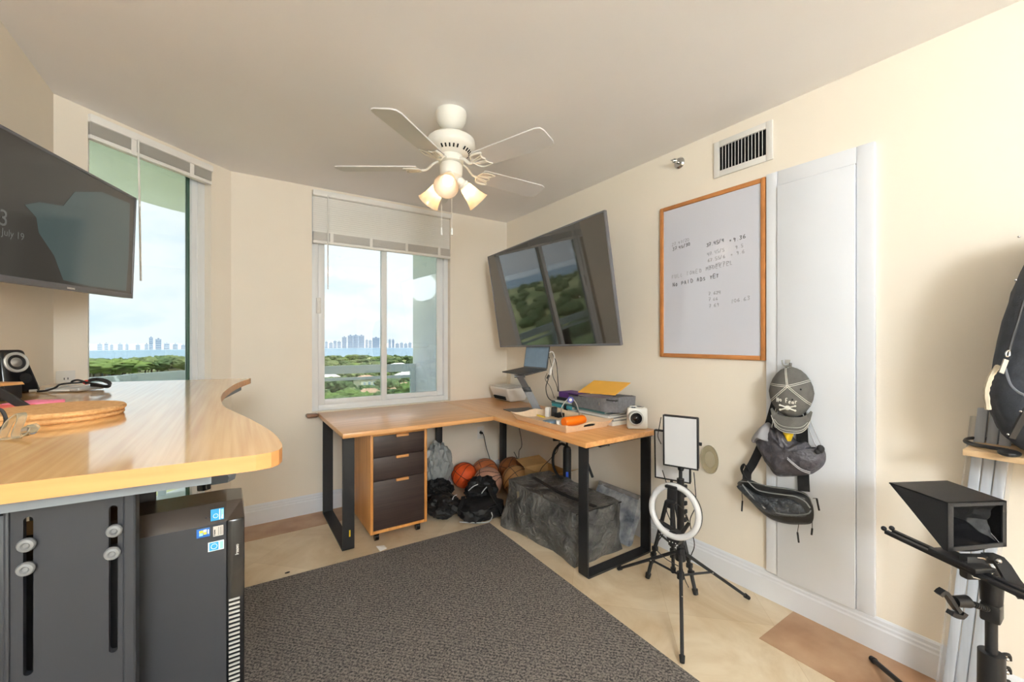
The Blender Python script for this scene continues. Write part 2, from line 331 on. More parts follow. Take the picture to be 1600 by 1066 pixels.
def lump(bm, c, dims, seed=0, amp=.12, freq=3, sub=4, floor=None, ridge=.5, fn=None, power=1.0, rot=0):
    """soft crumpled body: superellipsoid with folds"""
    r = bmesh.ops.create_icosphere(bm, subdivisions=sub, radius=1); c = V(c); R = Matrix.Rotation(rot, 3, 'Z')
    for v in r['verts']:
        d = v.co.normalized()
        if power != 1.0: d = V([math.copysign(abs(q)**power, q) for q in d])
        p = d*freq+V((seed*3.1, seed*1.7, seed))
        n1 = noise.noise(p); n2 = abs(noise.noise(p*2.3)); n3 = noise.noise(p*5)
        k = 1+amp*n1+amp*ridge*(.4-n2*1.6)+amp*.25*n3
        q = V((d.x*dims[0]/2, d.y*dims[1]/2, d.z*dims[2]/2))*k
        if fn: q = fn(q)
        q = R @ q + c
        if floor is not None and q.z < floor: q.z = floor+(q.z-floor)*.02
        v.co = q
    return r['verts']
def obj(name, bm, m, parent=None, smooth=True, ang=35, origin=None):
    if origin is None: origin = parent['_o'] if parent is not None and '_o' in parent else (0,0,0)
    wo = V(origin)
    bmesh.ops.translate(bm, vec=-wo, verts=bm.verts[:])
    bmesh.ops.recalc_face_normals(bm, faces=bm.faces[:])
    me = D.meshes.new(name); bm.to_mesh(me); bm.free(); me.materials.append(m if not isinstance(m, str) else M[m])
    if smooth:
        for p in me.polygons: p.use_smooth = True
        me.set_sharp_from_angle(angle=math.radians(ang))
    o = D.objects.new(name, me); COL.objects.link(o); o['_o'] = list(wo)
    if parent is not None:
        o.parent = parent; o.location = wo-V(parent['_o'])
    else: o.location = wo
    return o
def part(name, bm, m, parent, **k): return obj(name, bm, m, parent, **k)
def thing(name, label, cat, loc, group=None):
    o = D.objects.new(name, None); COL.objects.link(o); o.location = loc; o.empty_display_size = .05
    o['_o'] = list(V(loc)); o['label'] = label; o['category'] = cat
    if group: o['group'] = group
    return o
def tag(o, label, cat, group=None):
    o['label'] = label; o['category'] = cat
    if group: o['group'] = group
    return o
def struct(name, bm, m, **k):
    o = obj(name, bm, m, **k); o['kind'] = 'structure'; return o
def one(name, bm, m, label, cat, base=None, group=None, **k):
    """a thing that is one mesh; origin at its base"""
    if base is None:
        xs = [v.co for v in bm.verts]; n = len(xs)
        base = V((sum(c.x for c in xs)/n, sum(c.y for c in xs)/n, min(c.z for c in xs)))
    return tag(obj(name, bm, m, None, origin=base, **k), label, cat, group)
def textmesh(bm, s, o, right, up, size, depth=.0006, align='LEFT', bold=0):
    cu = D.curves.new('t', 'FONT'); cu.body = s; cu.size = size; cu.extrude = depth; cu.align_x = align; cu.offset = bold
    ob = D.objects.new('t', cu); COL.objects.link(ob); dg = bpy.context.evaluated_depsgraph_get()
    me = D.meshes.new_from_object(ob.evaluated_get(dg)); D.objects.remove(ob)
    t = bmesh.new(); t.from_mesh(me); bmesh.ops.transform(t, matrix=frame_m(o, right, up), verts=t.verts[:])
    m2 = D.meshes.new('t'); t.to_mesh(m2); t.free(); bm.from_mesh(m2); D.meshes.remove(m2); D.meshes.remove(me)

# ================================================================ ROOM SHELL
PA = V((XL, 2.82, 0)); PB = V((-.015, YW, 0)); CD = (PB-PA).normalized(); CN = V((CD.y, -CD.x, 0))   # CN points into the room
def onch(px):   # distance along the corner wall seen at a pixel column
    r = ray(px, 533); den = r.x*CD.y-r.y*CD.x
    return (r.x*PA.y-r.y*PA.x)*-1/den if abs(den) > 1e-9 else 0
W1a, W1b = onch(137.5), onch(330); WCL = (PB-PA).length
bm = nb(); box(bm, (XL-.3, YB, -.12), (XR+.2, YW+.1, 0)); struct('floor', bm, 'floor', smooth=False)
bm = nb()
prism(bm, [(XL-.25,YB,ZC),(XR+.2,YB,ZC),(XR+.2,YW+.2,ZC),(PB.x-.06,YW+.2,ZC),(XL-.25,PA.y+.1,ZC)], (0,0,.12)); struct('ceiling', bm, 'ceil', smooth=False)
bm = nb(); box(bm, (XR, YB, 0), (XR+.2, YW+.2, ZC)); struct('wall_right', bm, 'wall', smooth=False)
bm = nb(); box(bm, (XL-.2, YB-.15, 0), (XR+.2, YB, ZC)); struct('wall_back', bm, 'wall', smooth=False)
bm = nb(); box(bm, (XL-.2, YB, 0), (XL, PA.y, ZC)); struct('wall_left', bm, 'wall', smooth=False)
# corner wall with tall window
def chbox(bm, a, b, d0, d1, z0, z1, bev=0):   # along a..b, d into room positive
    return obox(bm, PA, CD, (0,0,1), (a, z0, -d1), (b, z1, -d0), bev)
# frame_m(PA,CD,z): third axis = CD x Z = CN ; map d -> axis3
def chbox(bm, a, b, d0, d1, z0, z1, bev=0):
    return box(bm, (a, z0, d0), (b, z1, d1), bev, frame_m(PA, CD, (0,0,1)))
bm = nb(); TH = -.2
chbox(bm, -.12, W1a, TH, 0, 0, ZC); chbox(bm, W1b, WCL+.08, TH, 0, 0, ZC)
chbox(bm, W1a, W1b, TH, 0, 0, .12); chbox(bm, W1a, W1b, TH, 0, 2.42, ZC)
struct('wall_corner', bm, 'wall', smooth=False)
bm = nb(); WX0, WX1, WZ0, WZ1 = .489, 1.625, .752, 2.425
box(bm, (PB.x, YW, 0), (WX0, YW+.2, ZC)); box(bm, (WX1, YW, 0), (XR, YW+.2, ZC))
box(bm, (WX0, YW, 0), (WX1, YW+.2, WZ0)); box(bm, (WX0, YW, WZ1), (WX1, YW+.2, ZC))
struct('wall_front', bm, 'wall', smooth=False)
# baseboards (moulded profile)
def baseboard(name, p0, p1, nrm):
    p0, p1, nrm = V(p0), V(p1), V(nrm); prof = [(0,0),(.016,0),(.016,.095),(.012,.102),(.012,.112),(.008,.118),(.007,.130),(.002,.139),(0,.139)]
    bm = nb(); A = [bm.verts.new(p0+nrm*a+V((0,0,z))) for a, z in prof]; B = [bm.verts.new(p1+nrm*a+V((0,0,z))) for a, z in prof]
    for k in range(len(prof)): bm.faces.new((A[k], A[(k+1)%len(prof)], B[(k+1)%len(prof)], B[k]))
    bm.faces.new(A); bm.faces.new(B[::-1]); struct(name, bm, 'trim', ang=20)
baseboard('baseboard_front', (PB.x, YW, .001), (XR-.016, YW, .001), (0,-1,0))
baseboard('baseboard_right', (XR, YB, .001), (XR, YW, .001), (-1,0,0))
baseboard('baseboard_left', (XL, YB, .001), (XL, PA.y, .001), (1,0,0))
baseboard('baseboard_corner', PA, PB, CN)
bm = nb(); box(bm, (-.02, 3.17, 0), (.70, YW-.016, .0015)); struct('trim_1', bm, 'brownstone', smooth=False)
bm = nb(); box(bm, (1.893, YB, 0), (XR-.016, .91, .0015)); struct('trim_2', bm, 'brownstone', smooth=False)
# ---- window 1 (tall, corner wall)
w1 = nb(); q0, q1 = W1a+.001, W1b-.001
chbox(w1, q0, q0+.035, -.11, -.05, .12, 2.42, .004); chbox(w1, q1-.085, q1, -.11, -.05, .12, 2.42, .004)
chbox(w1, q0+.035, q1-.085, -.11, -.05, .12, .19, .004); chbox(w1, q0+.035, q1-.085, -.11, -.05, 2.36, 2.42, .004)
chbox(w1, q1-.055, q1-.047, -.05, -.042, .12, 2.42); o = struct('window_1', w1, 'frame')
bm = nb()
ga, gb = q0+.035, q1-.085
for a, b, c, d in ((ga, ga+.008, .19, 2.36), (gb-.012, gb, .19, 2.36), (ga, gb, .19, .2), (ga, gb, 2.345, 2.36)): chbox(bm, a, b, -.088, -.07, c, d)
k = part('gasket', bm, mat('dark_green_glass_edge', rgb(70,100,84), .3, noise_amt=.05), o); k['label'] = 'dark green glazing edge'
bm = nb(); chbox(bm, ga+.002, gb-.002, -.083, -.077, .192, 2.357); part('pane', bm, 'glass1', o, smooth=False)
# ---- window 2 (sliding, front wall)
bm = nb(); fy0, fy1 = YW+.045, YW+.10
e0, e1 = WX0+.001, WX1-.001
def pxw(px): r = ray(px, 533); return r.x/r.y*(YW+.06)
box(bm, (e0, fy0, WZ0), (e0+.05, fy1+.03, WZ1), .004); box(bm, (e1-.04, fy0, WZ0), (e1, fy1+.03, WZ1), .004)
box(bm, (e0+.05, fy0, WZ0), (e1-.04, fy1+.03, WZ0+.045), .004); box(bm, (e0+.05, fy0, WZ1-.045), (e1-.04, fy1+.03, WZ1), .004)
o = struct('window_2', bm, 'frame')
def sash(name, x0, x1, y0, y1, wl, wr):
    bm = nb(); z0, z1 = WZ0+.045, WZ1-.045
    box(bm, (x0, y0, z0), (x0+wl, y1, z1), .003); box(bm, (x1-wr, y0, z0), (x1, y1, z1), .003)
    box(bm, (x0+wl, y0, z0), (x1-wr, y1, z0+.04), .003); box(bm, (x0+wl, y0, z1-.04), (x1-wr, y1, z1), .003)
    s = part(name, bm, 'frame', o); s['_o'] = [0,0,0]
    bm = nb(); box(bm, (x0+wl-.004, (y0+y1)/2-.003, z0+.036), (x1-wr+.004, (y0+y1)/2+.003, z1-.036)); part('pane', bm, 'glass2', s, smooth=False)
    return s
mid = pxw(600)
s1 = sash('sash', e0+.05, mid+.02, fy0, fy0+.028, .045, .045)
sash('sash', mid-.02, e1-.04, fy0+.031, fy0+.058, .045, .055)
bm = nb(); lx = pxw(497); box(bm, (lx-.016, fy0-.014, 1.50), (lx+.016, fy0, 1.62), .004); box(bm, (lx-.008, fy0-.022, 1.525), (lx+.008, fy0-.012, 1.595), .003)
k = part('latch', bm, 'white', s1); 
bm = nb(); box(bm, (WX0-.045, YW-.075, .722), (.523, YW-.0005, .750), .012, seg=3); struct('trim_3', bm, 'stone')
# ---- blinds
def blind(mapbox, a, b, ztop, nslat, dz, zbot, tilt, label, wand_at, wand_len, cords):
    t = thing('window_blind', label, 'blind', mapbox_o, None)
    return t
# front blind
t = thing('window_blind', 'white mini blind half lowered over the sliding window above the wooden desk', 'blind', ((WX0+WX1)/2, YW+.01, 2.04))
bm = nb(); box(bm, (WX0+.004, YW-.03, 2.385), (WX1-.004, YW+.03, 2.425), .004); part('headrail', bm, 'blind', t)
bm = nb(); zt, zb = 2.382, 2.115; n = 17
for i in range(n):
    z = zt-(i+.5)*(zt-zb)/n
    bm2 = frame_m((0, YW, z), (1,0,0), (0, -.30, -.95)); box(bm, (WX0+.006, -.0085, -.0006), (WX1-.006, .0085, .0006), 0, bm2)
for i in range(26): z = 2.052+i*.0024; box(bm, (WX0+.006, YW-.013, z), (WX1-.006, YW+.013, z+.0013))
part('slats', bm, 'blind', t, smooth=False)
bm = nb(); box(bm, (WX0+.005, YW-.015, 2.028), (WX1-.005, YW+.015, 2.05), .004); part('bottom_rail', bm, 'blind', t)
for f in (.12, .38, .64, .9): bm = nb(); x = WX0+(WX1-WX0)*f; box(bm, (x-.012, YW-.017, 2.03), (x+.012, YW-.0145, 2.115)); part('ladder_tape', bm, 'blind', t)
bm = nb(); xx = WX0+.105; tube(bm, [(xx, YW-.034, 2.395), (xx, YW-.035, 1.68)], .0045, 8, smooth=0); part('wand', bm, 'white', t)
# corner blind, drawn up
def chp(a, d, z): return PA+CD*a+CN*d+V((0,0,z))
t = thing('window_blind', 'white blind pulled fully up at the top of the tall corner window', 'blind', chp((W1a+W1b)/2, -.01, 2.31))
bm = nb(); chbox(bm, W1a-.0, W1b+.0, -.035, .02, 2.385, 2.425, .004); part('headrail', bm, 'blind', t)
bm = nb()
for i in range(20): z = 2.328+i*.0029; chbox(bm, W1a+.004, W1b-.004, -.022, .010, z, z+.0014)
k = part('slats', bm, mat('shaded_blind_slat', rgb(214,212,206), .5, noise_amt=.01), t, smooth=False)  # darker copy of the white slat, shade put into its colour
bm = nb(); chbox(bm, W1a+.003, W1b-.003, -.024, .012, 2.303, 2.325, .004); part('bottom_rail', bm, 'blind', t)
for f in (.3, .79): bm = nb(); a = W1a+(W1b-W1a)*f; chbox(bm, a-.013, a+.013, .0125, .0145, 2.302, 2.386); part('ladder_tape', bm, 'blind', t)
bm = nb(); tube(bm, [chp(W1a+.21, .024, 2.39), chp(W1a+.22, .026, 1.62)], .0045, 8, smooth=0); part('wand', bm, 'white', t)

# ================================================================ RIGHT WALL FIXTURES
# access door
bm = nb(); dy0, dy1 = .605, 1.030; dz0, dz1 = .142, 2.12
x0 = XR-.022
box(bm, (x0, dy0, dz0), (XR, dy0+.062, dz1), .004); box(bm, (x0, dy1-.052, dz0), (XR, dy1, dz1), .004); box(bm, (x0, dy0+.062, dz1-.072), (XR, dy1-.052, dz1), .004)
struct('trim_4', bm, 'trim')
bm = nb(); box(bm, (XR-.03, dy0+.064, .141), (XR-.002, dy1-.054, dz1-.074), .003); struct('door_1', bm, 'door')
# vent
t = thing('air_vent', 'white metal air vent with vertical louvres high on the right wall', 'vent', (XR, 1.157, 2.19))
bm = nb(); vy0, vy1, vz0, vz1 = 1.005, 1.309, 2.193, 2.389
iy0, iy1, iz0, iz1 = 1.035, 1.279, 2.225, 2.357
for a, b, c, d in ((vy0, iy0, vz0, vz1), (iy1, vy1, vz0, vz1), (iy0, iy1, vz0, iz0), (iy0, iy1, iz1, vz1)): box(bm, (XR-.012, a, c), (XR, b, d), .002)
part('frame', bm, 'vent', t)
bm = nb(); box(bm, (XR-.001, iy0, iz0), (XR+.001, iy1, iz1)); part('duct_opening', bm, 'dark', t, smooth=False)
bm = nb()
for i in range(13):
    y = iy0+.01+(i+.5)*(iy1-iy0-.02)/13; box(bm, (-.009, -.0012, iz0), (.007, .0012, iz1), 0, Matrix.Translation((XR-.008, y, 0)) @ Matrix.Rotation(.5, 4, 'Z'))
part('louvres', bm, 'vent', t, smooth=False)
# sprinkler
t = thing('fire_sprinkler', 'small chrome sidewall sprinkler head left of the air vent', 'sprinkler', (XR, 1.53, 2.36))
bm = nb(); lathe(bm, [(.034,0),(.034,.004),(.026,.014),(.016,.016)], (XR, 1.53, 2.36), (-1,0,0)); part('escutcheon', bm, 'chrome', t)
bm = nb(); cyl(bm, (XR-.014,1.53,2.36), (XR-.045,1.53,2.36), .009); 
for s in (-1,1): tube(bm, [(XR-.03,1.53+s*.008,2.36),(XR-.045,1.53+s*.015,2.36),(XR-.06,1.53,2.36)], .003, 6)
box(bm, (XR-.066,1.515,2.364), (XR-.045,1.545,2.368)); part('nozzle', bm, 'chrome', t)
# oval wall guard
oc = onx(1110,718,XR)
bm = nb(); lathe(bm, [(.045,.003),(.07,.002),(.08,.008),(.078,.013),(.06,.009),(.03,.012),(0,.012)], (XR, oc.y, oc.z), (-1,0,0), 36, cap=False)
for v in bm.verts: v.co.y = oc.y+(v.co.y-oc.y)*.66
one('wall_guard', bm, 'clear', 'clear oval plastic guard stuck on the right wall beside the light stands', 'wall guard')
# outlets
def outlet(label, o, ax, nrm):
    t = thing('wall_outlet', label, 'outlet', o); ax = V(ax); 
    bm = nb(); box(bm, (-.036, -.058, 0), (.036, .058, .005), .002, frame_m(o, ax, (0,0,1))); part('cover_plate', bm, 'white', t)
    for s in (-1, 1):
        for dx in (-.007, .007): bm = nb(); box(bm, (dx-.0015, s*.02-.005, .005), (dx+.0015, s*.02+.005, .0055), 0, frame_m(o, ax, (0,0,1))); part('socket_slot', bm, 'dark', t)
p = ony(751,676,YW); outlet('white outlet under the wooden desk with a black plug in it', p, (1,0,0), (0,-1,0))
po = chp(onch(102), 0, EYE-66/F*1.98); outlet('white wall outlet just above the standing desk beside the corner window', po, CD, CN)

# whiteboard
t = thing('whiteboard', 'white dry-erase board in oak frame with faint marker sums', 'whiteboard', (XR, 1.345, 1.19))
by0, by1, bz0, bz1 = 1.035, 1.658, 1.19, 2.114
bm = nb(); fw = .024
for a, b, c, d in ((by0, by0+fw, bz0, bz1), (by1-fw, by1, bz0, bz1), (by0+fw, by1-fw, bz0, bz0+fw), (by0+fw, by1-fw, bz1-fw, bz1)): box(bm, (XR-.019, a, c), (XR-.001, b, d), .005)
part('frame', bm, 'boardframe', t)
bm = nb(); box(bm, (XR-.010, by0+fw-.002, bz0+fw-.002), (XR-.002, by1-fw+.002, bz1-fw+.002)); part('writing_surface', bm, 'board', t, smooth=False)
G = {'0':[[(.1,.2),(.0,.6),(.3,1),(.6,.7),(.5,.1),(.1,.2)]], '1':[[(.3,1),(.25,0)]], '2':[[(0,.8),(.3,1),(.55,.75),(0,0),(.6,.05)]], '3':[[(0,.9),(.4,1),(.5,.75),(.2,.55),(.55,.3),(.3,0),(0,.1)]],
 '4':[[(.1,1),(0,.5),(.5,.5)],[(.45,1),(.4,0)]], '5':[[(.55,1),(.1,1),(.08,.55),(.5,.5),(.45,.05),(0,.05)]], '6':[[(.45,1),(.05,.5),(.1,.05),(.5,.1),(.5,.4),(.1,.4)]], '7':[[(0,1),(.55,1),(.2,0)],[(.1,.5),(.5,.5)]],
 '8':[[(.5,.85),(.2,1),(.1,.7),(.5,.3),(.3,0),(.05,.25),(.5,.75)]], '9':[[(.5,.8),(.2,1),(.1,.65),(.5,.65),(.5,.9),(.4,0)]], '.':[[(.2,.02),(.25,.0)]], ':':[[(.2,.7),(.25,.7)],[(.2,.2),(.25,.2)]], '/':[[(0,-.1),(.4,1.1)]], '=':[[(0,.6),(.4,.62)],[(0,.35),(.4,.37)]],
 'A':[[(0,0),(.25,1),(.5,0)],[(.1,.4),(.42,.4)]], 'D':[[(.05,0),(.05,1),(.5,.6),(.4,.1),(.05,0)]], 'E':[[(.5,1),(0,1),(0,0),(.5,0)],[(0,.5),(.4,.5)]], 'F':[[(.05,0),(.05,1),(.5,1)],[(.05,.55),(.4,.55)]], 'I':[[(.2,1),(.2,0)]],
 'L':[[(.05,1),(0,0),(.45,0)]], 'M':[[(0,0),(.05,1),(.3,.4),(.55,1),(.6,0)]], 'N':[[(0,0),(.05,1),(.45,0),(.5,1)]], 'O':[[(.3,1),(0,.5),(.2,0),(.5,.4),(.3,1)]], 'P':[[(.05,0),(.05,1),(.5,.8),(.45,.5),(.05,.5)]], 'S':[[(.5,.9),(.1,.9),(.1,.6),(.45,.4),(.4,.05),(0,.1)]],
 'T':[[(0,1),(.55,1)],[(.28,1),(.25,0)]], 'U':[[(0,1),(.05,.1),(.4,.1),(.5,1)]], 'Y':[[(0,1),(.25,.5),(.5,1)],[(.25,.5),(.2,0)]], 'H':[[(0,1),(0,0)],[(0,.5),(.5,.5)],[(.5,1),(.5,0)]], ' ':[]}
rw = random.Random(3)
def scribble(bm, s, y, z, h, slope=0.0, r=.0013, gap=.82):
    for i, ch in enumerate(s):
        jy, jz, js = rw.uniform(-.08,.08)*h, rw.uniform(-.08,.08)*h, rw.uniform(.85,1.1)
        for st in G[ch]:
            P = [V((XR-.0106, y-(i*gap*h+q[0]*h*js)-jy, z+q[1]*h*js+jz+slope*i*gap*h)) for q in st]
            tube(bm, P, r, 5, smooth=3, flat=None)
def wr(px, py): p = onx(px, py, XR-.0106); return p.y, p.z
bm = nb()
for s, px, py, h, sl in (('9.36',1146,378,.021,.12),('37.45/4',1104,386,.018,.1),('NO PAID ADS YET',1051,448,.021,.07),('37.45/30',1051,392,.018,.1),('=',1140,379,.018,0)):
    bm = nb(); y, z = wr(px, py); scribble(bm, s, y, z, h, sl, .0014, .95 if len(s) > 10 else .82); k = part('marker_writing', bm, 'ink', t); k['label'] = 'dark marker handwriting'
for s, px, py, h, sl in (('27.47/20',1050,385,.018,.1),('47.45/5',1105,400,.018,.1),('9.5',1149,389,.018,.1),('67.55/6',1106,410,.018,.1),('= 9.6',1142,401,.018,.1),('70.45/7 =',1107,420,.017,.1),('FULL TONED MODEL/EL',1050,436,.021,.09),('7.624',1107,462,.018,.06),('7.66',1107,471,.018,.06),('7.69',1108,481,.018,.06),('106.63',1142,474,.021,.12)):
    bm = nb(); y, z = wr(px, py); scribble(bm, s, y, z, h, sl, .0011, .95 if len(s) > 10 else .82); k = part('marker_writing', bm, 'inkfaint', t); k['label'] = 'faded, partly wiped marker handwriting'

# ================================================================ TELEVISIONS
def tv(name_o, TR, ex, ey, W, Hh, label, smat, th=.045, bez=.012, bezb=.02):
    """TR top right corner of front face; ex points to viewer's right, ey up"""
    ex = V(ex).normalized(); ey = V(ey); ey = (ey-ex*ey.dot(ex)).normalized(); n = ex.cross(ey)
    o = V(TR)-ex*W-ey*Hh; fm = frame_m(o, ex, ey, n)
    t = thing('television', label, 'television', fm @ V((W/2,0,-th/2)))
    bm = nb()
    box(bm, (0, 0, -th), (W, Hh, -.006), .004, fm)
    box(bm, (0, 0, -.008), (bez, Hh, 0), .002, fm); box(bm, (W-bez, 0, -.008), (W, Hh, 0), .002, fm)
    box(bm, (bez, 0, -.008), (W-bez, bezb, 0), .002, fm); box(bm, (bez, Hh-bez, -.008), (W-bez, Hh, 0), .002, fm)
    part('bezel', bm, 'tvframe', t)
    bm = nb(); box(bm, (bez-.001, bezb-.001, -.007), (W-bez+.001, Hh-bez+.001, -.003), 0, fm); part('screen', bm, smat, t, smooth=False)
    bm = nb(); box(bm, (W*.3, Hh*.25, -th-.05), (W*.7, Hh*.75, -th+.001), .01, fm); part('rear_housing', bm, 'black', t)
    return t, fm
sc = 1.172
f0 = lambda p: V((p[0]*sc, p[1]*sc, EYE+(p[2]-EYE)*sc))
TL, TRr, BR, BLl = f0((1.577,2.696,1.919)), f0((1.538,1.477,1.944)), f0((1.64,1.465,1.263)), f0((1.679,2.684,1.239))
exr = ((TRr-TL)+(BR-BLl)).normalized(); eyr = ((TL-BLl)+(TRr-BR)).normalized()
t, fm = tv('r', TRr, exr, eyr, 1.43, .804, 'large flat television tilted down over the wooden corner desk', M['screen'], .022, .010, .014)
bm = nb(); pc = fm @ V((.715,.40,-.10)); wl = V((XR, pc.y, pc.z-.02))
box(bm, (XR-.02, wl.y-.12, wl.z-.16), (XR-.001, wl.y+.12, wl.z+.16), .004); cyl(bm, wl+V((-.01,0,0)), pc, .03)
part('wall_bracket', bm, 'steel', t)
dl = V((-.279,-.96,-.023)).normalized(); el = V((.0337,-.0339,.9989)); 
TRl = V((-.4245*.945, 2.928*.945, EYE+(2.0417-EYE)*.945))
t, fml = tv('l', TRl, -dl, el, .885, .50, 'flat television on the left wall showing a dim lock screen', M['screenl'], .04, .011, .022)
bm = nb(); pc = fml @ V((.42,.25,-.085)); box(bm, (XL+.001, pc.y-.1, pc.z-.1), (XL+.012, pc.y+.1, pc.z+.1), .003)
part('wall_bracket', bm, 'steel', t)
def scr(px, py):     # point on the left screen
    r = ray(px, py); n = V((fml[0][2], fml[1][2], fml[2][2])); o = fml.translation
    return V((0,0,EYE))+r*((o-V((0,0,EYE))).dot(n)/r.dot(n))
nL = V((fml[0][2], fml[1][2], fml[2][2]))
def scrpoly(pts, m, name, d):
    bm = nb(); prism(bm, [scr(*p)-nL*(.0028-d*.0003) for p in pts], nL*.0003); k = part(name, bm, m, t, smooth=False)
scrpoly([(40,320),(62,316),(100,322),(118,300),(160,300),(204,318),(202,400),(198,455),(140,447),(100,438),(86,400),(62,364),(58,340)], 'scrteal', 'screen_picture', 1)
#scrpoly([(100,412),(135,405),(203,402),(200,455),(60,434),(66,405)], 'scrblue', 'screen_picture', 2)
bm = nb(); exl = -dl
textmesh(bm, '3', scr(14,355)-nL*.002, exl, el, .075, .0002, 'RIGHT'); textmesh(bm, 'y, July 19', scr(39,376)-nL*.002, exl, el, .034, .0002, 'RIGHT')
part('screen_text', bm, 'scrtext', t, smooth=False)
bm = nb(); textmesh(bm, 'SAMSUNG', fml @ V((0,0,.0003)) + (scr(111,452)-fml.translation).dot(exl)*exl + el*.005, exl, el, .0095, .0003, 'CENTER', .0003); part('maker_logo', bm, 'white', t, smooth=False)

# ================================================================ CEILING FAN
fc = onz(705,176,ZC); fx, fy = fc.x, fc.y
t = thing('ceiling_fan', 'white five-blade ceiling fan with three lit glass shades', 'ceiling fan', (fx, fy, ZC))
bm = nb(); lathe(bm, [(.077,0),(.079,-.012),(.074,-.045),(.055,-.075),(.030,-.092),(.024,-.094)], (fx,fy,ZC)); part('canopy', bm, 'fanwhite', t)
bm = nb(); cyl(bm, (fx,fy,ZC-.09), (fx,fy,2.33), .012); part('downrod', bm, 'fanwhite', t)
bm = nb(); lathe(bm, [(.02,2.334),(.05,2.332),(.06,2.326),(.105,2.318),(.119,2.306),(.122,2.276),(.115,2.262),(.10,2.252),(.08,2.232),(.06,2.226),(.057,2.218),(.063,2.213),(.063,2.194),(.052,2.188)], (fx,fy,0), seg=48)
mh = part('motor_housing', bm, 'fanwhite', t)
bm = nb()
for k in range(30):
    a = 2*math.pi*k/30
    if k%6 == 5: continue
    c = V((fx+math.cos(a)*.0935, fy+math.sin(a)*.0935, 2.2445)); ob = frame_m(c, (math.cos(a)*.71,math.sin(a)*.71,.71), (-math.sin(a),math.cos(a),0))
    bm = nb(); box(bm, (-.009,-.0035,-.002), (.009,.0035,.002), 0, ob); part('cooling_slot', bm, 'dark', mh, smooth=False)
zb = 2.163; AB = math.radians(2)
for k in range(5):
    a = AB+k*2*math.pi/5; R = Matrix.Translation((fx,fy,0)) @ Matrix.Rotation(a, 4, 'Z')
    pitch = Matrix.Rotation(math.radians(-12), 4, 'X')
    bm = nb(); w0, w1, r0, r1 = .052, .066, .170, .577; P = []
    outl = [(r0,-w0),(r0+.012,-w0-.004),(r1-.03,-w1),(r1-.008,-w1+.008),(r1,-w1+.028),(r1,w1-.028),(r1-.008,w1-.008),(r1-.03,w1),(r0+.012,w0+.004),(r0,w0)]
    vs = prism(bm, [(x,y,0) for x, y in outl], (0,0,.006))
    bmesh.ops.transform(bm, matrix=R @ Matrix.Translation((0,0,zb+.0)) @ pitch, verts=bm.verts[:]); bl = part('blade', bm, 'blade', t, ang=30)
    bm = nb()   # ornate iron
    T = lambda x, y, z=-.006: (R @ Matrix.Translation((0,0,zb)) @ pitch) @ V((x,y,z))
    tube(bm, [R @ V((.058,0,2.203)), R @ V((.09,0,2.190)), R @ V((.125,0,2.160)), T(.155,0)], .009, 8, flat=.6)
    for s in (-1, 1):
        tube(bm, [T(.15,0), T(.158,s*.028), T(.175,s*.046), T(.205,s*.050), T(.235,s*.044)], .0055, 6, flat=.6)
        tube(bm, [T(.235,s*.044), T(.222,s*.028), T(.218,s*.012), T(.226,0)], .004, 6, flat=.6)
        for q in (.014, .028): tube(bm, [T(.155,s*q*.4), T(.22,s*q)], .0028, 6, smooth=0)
    part('blade_iron', bm, 'fanwhite', t)
bm = nb(); lathe(bm, [(.045,2.19),(.052,2.186),(.057,2.178),(.057,2.138),(.052,2.126),(.036,2.116),(.030,2.098),(.018,2.090),(0,2.088)], (fx,fy,0), seg=36, cap=False); part('light_kit', bm, 'fanwhite', t)
cam_dir = math.atan2(-fy, -fx)
lamps = []
for i, da in enumerate((-9, 111, 231)):
    a = cam_dir+math.radians(da); d = V((math.cos(a)*.74, math.sin(a)*.74, -.67)).normalized(); base = V((fx,fy,2.118))+V((math.cos(a),math.sin(a),0))*.042
    bm = nb(); cyl(bm, base-d*.02, base+d*.03, .018, .022); lathe(bm, [(.022,.025),(.028,.03),(.028,.045)], base, d, 20); hd = part('socket', bm, 'fanwhite', t)
    bm = nb(); lathe(bm, [(.027,.04),(.033,.055),(.038,.080),(.044,.110),(.055,.142),(.060,.150),(.058,.150),(.042,.111),(.036,.080),(.031,.056),(.025,.042)], base, d, 28, cap=False); part('lamp_shade', bm, 'shade', t)
    bm = nb(); lathe(bm, [(.010,.04),(.012,.055),(.022,.075),(.025,.09),(.020,.106),(.008,.113),(0,.114)], base, d, 20, cap=False)
    k = part('bulb', bm, 'bulb' if i else mat('dim_bulb', rgb(245,240,238), .3, emit=(1,.88,.75,1), estr=3, noise_amt=.01), t)
    lamps.append((base+d*.088, i))
bm = nb(); pcx = V((fx,fy,0)); lat = V((CS,-SN,0))
c0 = pcx-lat*.045; p0 = V((c0.x, c0.y, 2.10))
a0 = dep(690,300,2.09); a1 = dep(690,358,2.09); tube(bm, [V((a0.x,a0.y,2.07)), a1], .0012, 5, smooth=0); cyl(bm, a1+V((0,0,.004)), a1-V((0,0,.03)), .0055); part('pull_chain', bm, 'white', t)
bm = nb(); a0 = dep(706,300,2.09); a1 = dep(706,358,2.09); tube(bm, [V((a0.x,a0.y,2.07)), a1], .0012, 5, smooth=0); cyl(bm, a1+V((0,0,.004)), a1-V((0,0,.03)), .0055); part('pull_chain', bm, 'white', t)

# ================================================================ RUG
bm = nb()
bm_pts = [(1.499,2.532),(-.62,2.588),(-.66,-.9),(1.43,-.9),(1.458,.923)]
prism(bm, [(x,y,.0015) for x, y in bm_pts], (0,0,.007)); one('floor_rug', bm, 'rug', 'charcoal flat-woven area rug on the travertine floor', 'rug', (.4,1,0.0015), smooth=False)

